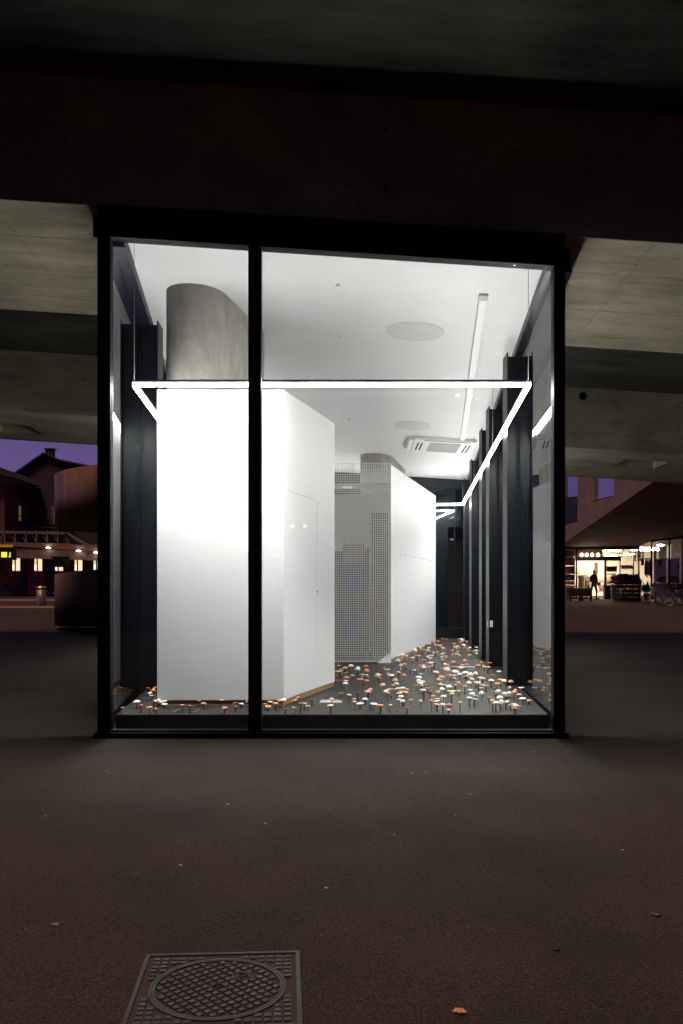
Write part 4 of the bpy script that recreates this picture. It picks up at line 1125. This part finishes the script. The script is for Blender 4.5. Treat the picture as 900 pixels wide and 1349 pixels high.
# brown name band with four round lamps
nb = thing('lamp_band', 'dark red brown fascia band with four glowing gooseneck lamps over the shop door', 'sign', P(776, 730, 56.8))
M().prect(761, 794, 724.4, 733.0, 56.8, .12).build('band', mat('band_brown', (.13, .040, .022), .6), nb)
for px in (766.4, 773, 780.2, 788):
    q = P(px, 731, 56.55)
    M().lathe([(.02, -.12), (.09, -.08), (.115, 0), (.09, .08), (.02, .12)], 14, q).build('lamp_globe', emis('globe_%d' % px, (1.0, .80, .62), 5.0), nb)
    M().path([(q.x, q.y, q.z + .1), (q.x + .03, q.y - .05, q.z + .2), (q.x + .08, q.y + .1, q.z + .23), (q.x + .09, q.y + .25, q.z + .18)], .014).build('lamp_arm', mat('arm_%d' % px, (.55, .45, .4), .4), nb)
sgl = glass('shop_glass', (.93, .93, .9), .05)
for a, b in ((799.2, 817), (818, 834.5), (835.6, 841)):
    M().prect(a, b, 724.2, 789, 56.98, .015).build('shop_pane', sgl, sb)
# signs stuck to the shop window
so = tag(M().prect(799.5, 812.8, 746, 753, 56.93, .03).build('window_sign', mat('sign_brown', (.07, .035, .022), .6)), 'small dark brown sign board on the shop window right of the door', 'sign')
mm = M()
for k in range(6): mm.prect(800.2 + k * 1.95, 801.5 + k * 1.95, 755.4, 757.4, 56.95, .015)
mm.build('letter_row', FRAME, so, kind='stuff')
so = thing('price_strip', 'white price strip with orange and blue marks on the shop window', 'sign', P(826, 747, 56.94))
M().prect(818.6, 834, 744.5, 749.5, 56.94, .02).build('strip', mat('strip_cream', (.72, .62, .48), .6), so)
mm = M()
for k in range(5): mm.prect(820.3 + k * 1.5, 821.4 + k * 1.5, 746.1, 747.3, 56.925, .012)
mm.build('orange_marks', mat('mark_orange', (.7, .22, .06), .6), so, kind='stuff')
M().prect(830.3, 833, 745.3, 748.3, 56.92, .015).build('blue_mark', mat('mark_blue', (.1, .14, .5), .6), so)
# stack of sign boards left of the door
bd = thing('sign_column', 'column of stacked shop sign boards between the pavilion and the shop door', 'sign', P(751, 789, 56.7))
for y0, y1, c in ((724.5, 733.5, (.16, .12, .12)), (734, 745, (.17, .11, .10)), (745.6, 756, (.17, .08, .03)), (756.4, 765, (.012, .013, .018)), (765.4, 770.5, (.15, .06, .05)), (771, 789, (.16, .13, .145))):
    M().prect(741, 757.6, y0, y1, 56.7, .12).build('board', mat('board_%d' % y0, c, .6), bd)
mm = M()
for k, (a, b) in enumerate(((755, 731.5), (746, 742), (748, 742), (750, 742), (747, 752), (750, 750), (747, 761.6), (749, 761.6), (751, 761.6), (746, 768), (748, 768), (751, 768), (747, 775), (750, 775))):
    mm.prect(a - .6, a + .5, b - .6, b + .6, 56.68, .015)
mm.build('lettering', mat('letter_orange', (.42, .22, .12), .6), bd, kind='stuff')
# shop interior: shelves with goods, poster board, fridge, pillar
SHM = mat('shelf_cream', (.55, .48, .40), .6)
random.seed(21)
def goods(name, lab, px0, px1, py0, py1, Y, cols, rows, pal):
    o = thing(name, lab, 'shelf', P((px0 + px1) / 2, py1, Y))
    M().prect(px0, px1, py0, py1, Y + .35, .05).build('back', SHM, o)
    h = (py1 - py0) / rows; wd = (px1 - px0) / cols
    for r in range(rows):
        M().prect(px0, px1, py0 + (r + 1) * h - .35, py0 + (r + 1) * h, Y, .35).build('shelf_board', SHM, o)
    for k, c in enumerate(pal):
        mm = M()
        for r in range(rows):
            for i in range(cols):
                if (r * 7 + i * 3 + (r * i) % 5) % len(pal) == k:
                    mm.prect(px0 + i * wd + .15, px0 + (i + 1) * wd - .15, py0 + r * h + .5 + random.random(), py0 + (r + 1) * h - .4, Y + .06, .2)
        if mm.v: mm.build('goods', mat('%s_%d' % (name, k), c, .5), o, kind='stuff')
goods('goods_shelf', 'shelf of orange and yellow goods just inside the shop door', 762.3, 769.5, 758.5, 776, 58.2, 4, 4, [(.55, .22, .04), (.5, .4, .1), (.25, .08, .03), (.6, .5, .35)])
goods('poster_rack', 'white rack with red lettered posters in the middle of the shop doorway', 770.5, 778, 759.5, 777, 58.6, 3, 3, [(.75, .72, .7), (.7, .25, .25), (.75, .72, .72)])
goods('pale_shelf', 'pale goods shelf along the back behind the shop door', 789, 797, 762, 780, 60.5, 4, 4, [(.6, .4, .3), (.7, .6, .5), (.5, .25, .2), (.65, .6, .55)])
goods('bread_shelf', 'cream shelf of packets behind the shop window right of the door', 800, 833, 760, 788, 59, 12, 5, [(.7, .6, .45), (.6, .45, .28), (.66, .6, .5), (.5, .32, .2), (.7, .64, .55)])
tag(M().prect(768, 769.4, 759, 775, 58.0, .3).build('green_bottle_crate', mat('crate_green', (.25, .5, .08), .5), None), 'bright green upright crate between the goods shelf and poster rack', 'crate')
tag(M().prect(784.4, 787.8, 741, 757, 60, .3).build('brown_door', mat('door_brown', (.16, .075, .05), .6)), 'narrow dark brown door panel deep inside the shop', 'door')
tag(M().prect(763, 774.5, 747, 757.5, 63.8, .1).build('wall_picture', mat('pic_grey', (.45, .38, .31), .6)), 'grey framed notice board on the back wall of the shop', 'picture')
# planter crate with plants in front
cr = thing('planter_crate', 'dark slatted crate planter full of leafy plants before the shop door', 'planter', P(765, 793, 52))
WD = mat('crate_wood', (.018, .010, .007), .7, noise=(5, .6))
zg = gz(52)
pxl, pxr = P(750.5, 0, 52).x, P(780.5, 0, 52).x
for i, (z0, z1) in enumerate(((.10, .20), (.27, .36), (.43, .52), (.59, .72))):
    M().box(pxl, pxr, 52, 52.04, zg + z0, zg + z1).build('slat', WD, cr)
    M().box(pxl, pxr, 52.7, 52.74, zg + z0, zg + z1).build('slat', WD, cr)
for x in (pxl, pxl + (pxr - pxl) * .42, pxl + (pxr - pxl) * .52, pxr - .12): M().box(x, x + .12, 52.041, 52.12, zg, zg + .72).build('corner_post', WD, cr)
M().box(pxl + .02, pxr - .02, 52.12, 52.68, zg + .30, zg + .66).build('soil', DARKROOF, cr)
random.seed(5)
for c_, k0 in (((.05, .075, .025), 0), ((.12, .07, .03), 1)):
    lf_ = M()
    for k in range(160 if not k0 else 30):
        x = random.uniform(pxl + .03, pxr - .03); y = random.uniform(52.1, 52.7); z = zg + .66 + random.random() ** 1.5 * .25
        a = random.uniform(0, 6.28); r = random.uniform(.04, .09)
        d1 = Vector((math.cos(a), math.sin(a), random.uniform(-.2, .8))) * r; d2 = Vector((-math.sin(a), math.cos(a), 0)) * r * .45
        p = Vector((x, y, z)); lf_.faces([p - d1, p + d2, p + d1, p - d2], [[0, 1, 2, 3]])
    lf_.build('foliage', mat('planter_leaf_%d' % k0, c_, .6), cr, kind='stuff')
tag(M().hexa([P(774, 795.5, 50.5), P(781, 795.5, 50.5), P(781, 795.2, 51.2), P(774, 795.2, 51.2)], [P(776, 794.5, 50.5), P(779, 792, 50.5), P(779, 792, 51.2), P(776, 794.5, 51.2)]).build('door_wedge_board', WD), 'small dark tilted floor board lying before the planter crate', 'board')
# bin and flat display right of the door
tb = thing('shop_bin', 'grey upright waste bin standing right of the shop doorway', 'bin', P(801, 790, 55.5))
M().prect(797.3, 805, 772, 790, 55.5, .4).build('body', mat('bin_grey', (.085, .075, .09), .5), tb, .02)
M().prect(797, 805.4, 771, 772.1, 55.45, .5).build('lid', mat('bin_lid_grey', (.2, .2, .2), .5), tb)
tag(M().prect(805.8, 810, 770, 790, 55.9, .05).build('leaning_board', mat('lean_cream', (.45, .40, .30), .6)), 'narrow cream board leaning between the grey bin and fruit crates', 'board')
# pile of fruit crates under a dark cover
pc = thing('crate_display', 'pile of wooden fruit crates under a brown cover outside the shop window', 'market stall', P(829, 792, 51))
zg = gz(51); CW = mat('crate_brown', (.034, .017, .011), .75, noise=(4, .5)); CW2 = mat('cover_brown', (.05, .021, .011), .8, noise=(4, .6))
cx0, cx1 = P(814, 0, 51).x, P(846, 0, 51).x
M().pext([(812, 768), (815, 762), (812.5, 760), (816, 757), (823, 756.6), (824, 755.6), (827, 755.6), (829, 757), (838, 756.4), (843, 758), (843.5, 761), (846, 765), (846, 769)], 50.9, 1.3).build('cover', CW2, pc, .05)
for k in range(5):
    z = zg + .02 + k * .23
    for j in range(3):
        xx = cx0 + j * (cx1 - cx0) / 3
        M().box(xx + .01, xx + (cx1 - cx0) / 3 - .02, 51 + (k + j) % 2 * .05, 51.8, z, z + .085).box(xx + .01, xx + (cx1 - cx0) / 3 - .02, 51 + (k + j) % 2 * .05, 51.8, z + .11, z + .20).box(xx + .03, xx + (cx1 - cx0) / 3 - .04, 51.16, 51.74, z + .01, z + .215).build('crate', CW, pc)
M().tube(P(817.5, 792, 50.9), P(817.5, 775, 50.9), .03).build('prop_pole', mat('pole_brown', (.14, .09, .07), .6), pc)
tag(M().lathe([(.02, -.05), (.06, 0), (.02, .05)], 10, P(827, 775.4, 50.7)).build('red_lamp', emis('tail_red', (1, .03, .05), .5)), 'tiny glowing red bicycle rear light in front of the crate pile', 'light')
# hanging lantern drum and hung clothes
ln = thing('hanging_drum', 'large round wire lantern drum hanging at the shop corner', 'lantern', P(842, 730, 54))
q = P(842, 731, 54)
LW = mat('drum_wire', (.10, .065, .045), .5)
for dz in (-.36, -.12, .12, .36): 
    a = M(); a.ring(.27, .014, (q.x, q.y, q.z + dz), 'z', 24, 5); a.build('hoop', LW, ln)
for k in range(12):
    t = 2 * PI * k / 12
    M().tube((q.x + .27 * math.cos(t), q.y + .27 * math.sin(t), q.z - .36), (q.x + .27 * math.cos(t), q.y + .27 * math.sin(t), q.z + .36), .016, 5).build('rib', LW, ln)
M().box(q.x + .12, q.x + .26, q.y - .1, q.y + .05, q.z - .62, q.z - .2).build('hanging_block', BLK, ln)
M().tube((q.x, q.y, q.z + .36), (q.x, q.y, q.z + .62), .015).build('cable', BLK, ln)
hc = thing('hanging_cloths', 'pale cloth bundles hanging beside the corner of the lit shop window', 'cloth', P(853, 750, 52.5))
for k, (px, c) in enumerate(((850.5, (.20, .13, .10)), (852.6, (.42, .32, .26)), (855, (.45, .35, .28)), (857, (.10, .075, .06)))):
    q = P(px, 736, 52.4)
    M().lathe([(.015, 0), (.05, -.15), (.075, -.5), (.06, -.85), (.02, -1.0 - .1 * (k % 2))][::-1], 8, q, wob=.1).build('bundle', mat('bundle_%d' % k, c, .9), hc)
M().tube(P(848, 736, 52.4), P(859, 735.5, 52.4), .02).build('rail', BLK, hc)

# glazed wall to the right with posters
ly = lambda px: 55.4 - (px - 858) * .026
def lp(px, py): return P(px, py, ly(px))
def lrect(mm, x0_, x1_, y0a, y0b, y1a, y1b, t=.1, off=0):
    a, b, c, d = lp(x0_, y1a), lp(x1_, y1b), lp(x1_, y0b), lp(x0_, y0a)
    n = Vector((b.y - a.y, -(b.x - a.x), 0)).normalized()
    mm.hexa([a + n * off, b + n * off, b + n * (off - t), a + n * (off - t)], [d + n * off, c + n * off, c + n * (off - t), d + n * (off - t)])
    return mm
botp = lambda px: 757 + 1800 / ly(px)
topl = lambda px: 713 - (px - 858) * .12
gw = thing('glazed_wall', 'dim glazed shop wall with two large posters behind parked bicycles', 'wall', lp(880, 790))
for px, wd in ((858, 1.6), (881.5, 1.6), (898.5, 1.2), (930, 1.6)):
    lrect(M(), px - wd / 2, px + wd / 2, topl(px), topl(px), botp(px), botp(px), .15).build('post', BLK, gw)
lrect(M(), 857, 945, topl(857) - 1.5, topl(945) - 1.5, topl(857) + 1.2, topl(945) + 1.2, .2, .01).build('head_rail', BLK, gw)
lrect(M(), 857, 945, botp(857) - 3, botp(945) - 3, botp(857), botp(945), .2, .01).build('bottom_rail', BLK, gw)
for a, b in ((858.9, 880.6), (882.4, 897.8), (899.2, 929)):
    lrect(M(), a, b, topl(a) + 1.3, topl(b) + 1.3, botp(a) - 3.1, botp(b) - 3.1, .015, -.06).build('pane', sgl, gw)
dimw = mat('dim_wall', (.22, .225, .18), .8, noise=(.6, .5))
lrect(M(), 852, 950, 700, 690, 800, 810, .1, -2.4).build('room_back_wall', dimw, gw)
lrect(M(), 859.5, 862.5, 722, 722, 790, 790, .1, -.3).build('olive_reveal', mat('reveal_olive', (.34, .33, .22), .8), gw)  # olive strip, paler than the wall behind
lrect(M(), 872, 877.5, 719, 718, 735, 735, .08, -1.0).build('white_panel', emis('panel_white', (.85, .92, .70), .55), gw)
q = lp(878, 716)
M().lathe([(.03, -.10), (.22, -.04), (.26, .02), (.05, .08)], 14, (q.x, q.y + 1.0, q.z - .05)).build('ceiling_lamp', emis('pendant', (1.0, .82, .62), 5.0), gw)
lrect(M(), 862, 896, 735.5, 734.5, 736.5, 735.5, .05, -.12).build('poster_rail', mat('poster_rail', (.5, .45, .38), .5), gw)
PO = mat('poster_print', (.42, .26, .20), .6, noise=(3, .4), col2=(.18, .11, .10), bump=None)
for a, b, c in ((863.5, 876.8, 0), (879.5, 894.5, 1)):
    po = lrect(M(), a, b, 737, 736, 767.5, 768, .03, -.09).build('poster', PO, gw)
lrect(M(), 859, 899, 768, 769, 788, 788, .05, -.15).build('lower_panel', mat('lower_dark', (.012, .012, .012), .6), gw)
pl = thing('potted_plant', 'dark spiky potted plant between the fruit crates and glazed wall', 'plant', P(853, 790, 51))
q = P(852, 791, 51)
M().lathe([(.14, 0), (.2, .4)], 14, q).build('pot', DARKROOF, pl)
lf_ = M(); random.seed(3)
for k in range(90):
    a = random.uniform(0, 6.28); b = random.uniform(.2, 1.3); L = random.uniform(.35, .9)
    p0 = Vector((q.x, q.y, q.z + .4)); p1 = p0 + Vector((math.cos(a) * math.cos(b), math.sin(a) * math.cos(b), math.sin(b))) * L
    d2 = Vector((-math.sin(a), math.cos(a), 0)) * .05
    lf_.faces([p0, (p0 + p1) / 2 + d2, p1, (p0 + p1) / 2 - d2], [[0, 1, 2, 3]])
lf_.build('foliage', mat('spiky_leaf', (.035, .042, .025), .6), pl, kind='stuff')
bl = 'bicycles parked by the glazed wall'
for k, (px, Y, rz, c, lab) in enumerate(((868, 45.5, .12, (.10, .02, .02), 'dark red bicycle nearest the fruit crates by the glazed wall'), (883, 44.5, .3, (.02, .02, .022), 'black bicycle between the two posters of the glazed wall'),
        (896, 42.5, -.2, (.05, .05, .055), 'grey bicycle at the right edge before the glazed wall'), (888, 46.5, 2.9, (.03, .035, .05), 'dark blue bicycle leaning on the glazed wall behind others'))):
    bicycle((P(px, 0, Y).x, Y, gz(Y)), rz, c, lab, bl, 10 + k)

# ------------------------------------------------------------------ person walking into the shop
def skin(name, pts, edges, m_, parent, root=0, sub=2):
    me = bpy.data.meshes.new(name)
    me.from_pydata([p[:3] for p in pts], edges, [])
    o = bpy.data.objects.new(name, me); C.objects.link(o)
    me.materials.append(m_)
    o.modifiers.new('skin', 'SKIN')
    if not me.skin_vertices: me.skin_vertices.new()
    sv = me.skin_vertices[0].data
    for i, p in enumerate(pts):
        sv[i].radius = p[3]; sv[i].use_root = (i == root)
    s = o.modifiers.new('sub', 'SUBSURF'); s.levels = sub; s.render_levels = sub
    o.parent = parent
    return o
pp = P(782.5, 789, 56.0)
pe = thing('person', 'person in dark jacket and grey trousers stepping out of the lit shop doorway', 'person', (pp.x, 56.0, gz(56)), math.radians(25))
SK = mat('skin_tone', (.35, .20, .14), .6); TRO = mat('trousers_grey', (.10, .085, .08), .8); JAC = mat('jacket_dark', (.03, .028, .03), .7)
r2 = lambda v, k=1: (v, v * k)
body = [(0, 0, .95, r2(.135, .9)), (0, .01, 1.12, r2(.135, .85)), (0, 0, 1.32, r2(.16, .75)), (0, .0, 1.45, r2(.10)), (0, -.01, 1.52, r2(.055)), (0, -.03, 1.60, r2(.085)), (0, -.03, 1.70, r2(.092)), (0, -.02, 1.755, r2(.05)),
        (.09, 0, .90, r2(.10)), (.10, -.14, .50, r2(.065)), (.11, -.10, .10, r2(.045)), (.11, -.22, .04, r2(.042)),
        (-.09, 0, .90, r2(.10)), (-.12, .12, .50, r2(.065)), (-.20, .40, .14, r2(.045)), (-.20, .32, .05, r2(.04)),
        (.20, 0, 1.40, r2(.065)), (.25, .06, 1.12, r2(.05)), (.20, -.12, .95, r2(.038)), (-.20, 0, 1.40, r2(.065)), (-.27, .0, 1.12, r2(.05)), (-.22, -.20, 1.05, r2(.038))]
be = [(0, 1), (1, 2), (2, 3), (3, 4), (4, 5), (5, 6), (6, 7), (0, 8), (8, 9), (9, 10), (10, 11), (0, 12), (12, 13), (13, 14), (14, 15), (3, 16), (16, 17), (17, 18), (3, 19), (19, 20), (20, 21)]
skin('body', body, be, TRO, pe)
jac = [(0, .005, .92, r2(.165, .95)), (0, .01, 1.12, r2(.165, .9)), (0, 0, 1.32, r2(.185, .8)), (0, 0, 1.46, r2(.10)), (.20, 0, 1.41, r2(.085)), (.26, .06, 1.12, r2(.068)), (.215, -.10, .97, r2(.055)), (-.20, 0, 1.41, r2(.085)), (-.28, .0, 1.12, r2(.068)), (-.235, -.17, 1.06, r2(.055))]
skin('jacket', jac, [(0, 1), (1, 2), (2, 3), (3, 4), (4, 5), (5, 6), (3, 7), (7, 8), (8, 9)], JAC, pe)
skin('head', [(0, -.01, 1.51, r2(.056)), (0, -.04, 1.60, r2(.088)), (0, -.03, 1.70, r2(.098)), (0, -.02, 1.75, r2(.06))], [(0, 1), (1, 2), (2, 3)], SK, pe)
skin('hair', [(0, .02, 1.64, r2(.088)), (0, -.005, 1.72, r2(.098)), (0, -.02, 1.77, r2(.06))], [(0, 1), (1, 2)], mat('hair_dark', (.05, .03, .02), .7), pe)
for s in (-1, 1):
    o = M().lathe([(.012, -.008), (.014, 0), (.008, .01)], 8, (s * .033, -.135, 1.665)).build('eye', FRAME); o.parent = pe
o = M().hexa([(-.012, -.13, 1.61), (.012, -.13, 1.61), (.014, -.10, 1.61), (-.014, -.10, 1.61)], [(-.006, -.128, 1.66), (.006, -.128, 1.66), (.01, -.1, 1.67), (-.01, -.1, 1.67)]).build('nose', SK); o.parent = pe
for s, hx, hy, hz in ((1, .20, -.14, .93), (-1, -.22, -.23, 1.03)):
    pts = [(hx, hy + .02, hz + .02, r2(.034, .7)), (hx, hy - .03, hz - .05, r2(.036, .6))]; ed = [(0, 1)]
    for k in range(4):
        n0 = len(pts); ox = -.030 + .020 * k; L = (.055, .065, .07, .06)[k]
        pts += [(hx + ox, hy - .04, hz - .075, r2(.0095)), (hx + ox, hy - .05 - L * .3, hz - .075 - L * .5, r2(.009)), (hx + ox * .9, hy - .04 - L * .1, hz - .075 - L, r2(.008))]
        ed += [(1, n0), (n0, n0 + 1), (n0 + 1, n0 + 2)]
    n0 = len(pts); pts += [(hx - s * .04, hy - .02, hz - .03, r2(.012)), (hx - s * .055, hy - .04, hz - .07, r2(.010))]; ed += [(0, n0), (n0, n0 + 1)]
    skin('hand', pts, ed, SK, pe, sub=1)
for x, y in ((.11, -.17), (-.20, .36)):
    o = M().box(x - .05, x + .05, y - .13, y + .13, .0, .075).build('shoe', FRAME, None, .02); o.parent = pe
o = M().box(-.03, .03, -.175, -.168, 1.05, 1.42).build('scarf', mat('scarf_coral', (.55, .16, .10), .8)); o.parent = pe
bg_ = tag(M().box(-.10, .26, -.30, -.24, .84, 1.02).build('flat_tray', mat('tray_white', (.5, .47, .42), .6)), 'flat pale tray held in front by the person at the shop door', 'tray')
bg_.location = (pp.x, 56, gz(56)); bg_.rotation_euler = (0, 0, math.radians(25))

# ------------------------------------------------------------------ dark street block across the square, behind the camera (mirrored in the panes)
ob = thing('street_block', 'dark office block across the square mirrored faintly in the glass', 'building', (0, -32, gz(-32)))
M().box(-70, 70, -44, -32, gz(-32) - 1, 15).build('wall', mat('block_wall', (.10, .085, .08), .85, noise=(.5, .7)), ob)
for k in range(24):
    for j in range(3):
        x = -60 + k * 5
        M().box(x, x + 2.2, -32.0, -31.95, 3.2 + j * 3.6, 5.2 + j * 3.6).build('window', SKYG, ob)
M().box(-70.5, 70.5, -44.5, -31.5, 15, 15.5).build('cornice', STONE, ob)

# ------------------------------------------------------------------ row of houses beyond the viaduct, seen only through the rear pane
fb = thing('far_house', 'plain grey house beyond the viaduct seen through the rear glass pane', 'house', (8, 74, gz(74)))
M().box(2, 13, 74, 84, gz(74) - .5, 6.7).build('wall', mat('far_render', (.10, .10, .11), .85, noise=(.4, .8)), fb)
for k in range(3):
    for j in range(1):
        x = 3.4 + k * 3.2
        M().box(x, x + 1.5, 73.93, 74.0, 3.0 + j * 3.2, 5.0 + j * 3.2).build('window', SKYG, fb)
M().box(1.5, 13.5, 73.5, 84.5, 6.7, 7.0).build('eave', DARKROOF, fb)

# ------------------------------------------------------------------ street lamps across the square, seen as sparks in the front glass
GLOW = emis('street_lamp_glow', (1.0, .80, .58), 14)
for lab, px, py, gap, col_h in (('twin headed street lamp across the square, mirrored over the mesh front', 458, 642, 6.5, 0), ('low twin headed street lamp across the square, mirrored on the wide white box', 393.5, 693, 17, 0),
                                ('tall twin headed street lamp across the square, mirrored on the white ceiling', 611.5, 521, 17, 0)):
    yv = 40.7; yl = 2 * 8.43 - yv
    x = (px - 450) / F * yv; z = H + (PY - py) / F * yv; g2 = gap / F * yv / 2
    la = thing('street_lamp', lab, 'street lamp', (x, yl, gz(yl)), 0, 'street lamps across the square')
    M().tube((x, yl - .1, gz(yl)), (x, yl - .1, z + .12), .07, 10, .045).build('pole', FRAME, la)
    M().tube((x - g2, yl - .1, z + .12), (x + g2, yl - .1, z + .12), .03).build('cross_arm', FRAME, la)
    for q in (-1, 1):
        M().lathe([(.02, .06), (.085, .03), (.10, 0), (.085, -.03), (.02, -.06)][::-1], 12, (x + q * g2, yl, z)).build('lamp_head', GLOW, la)
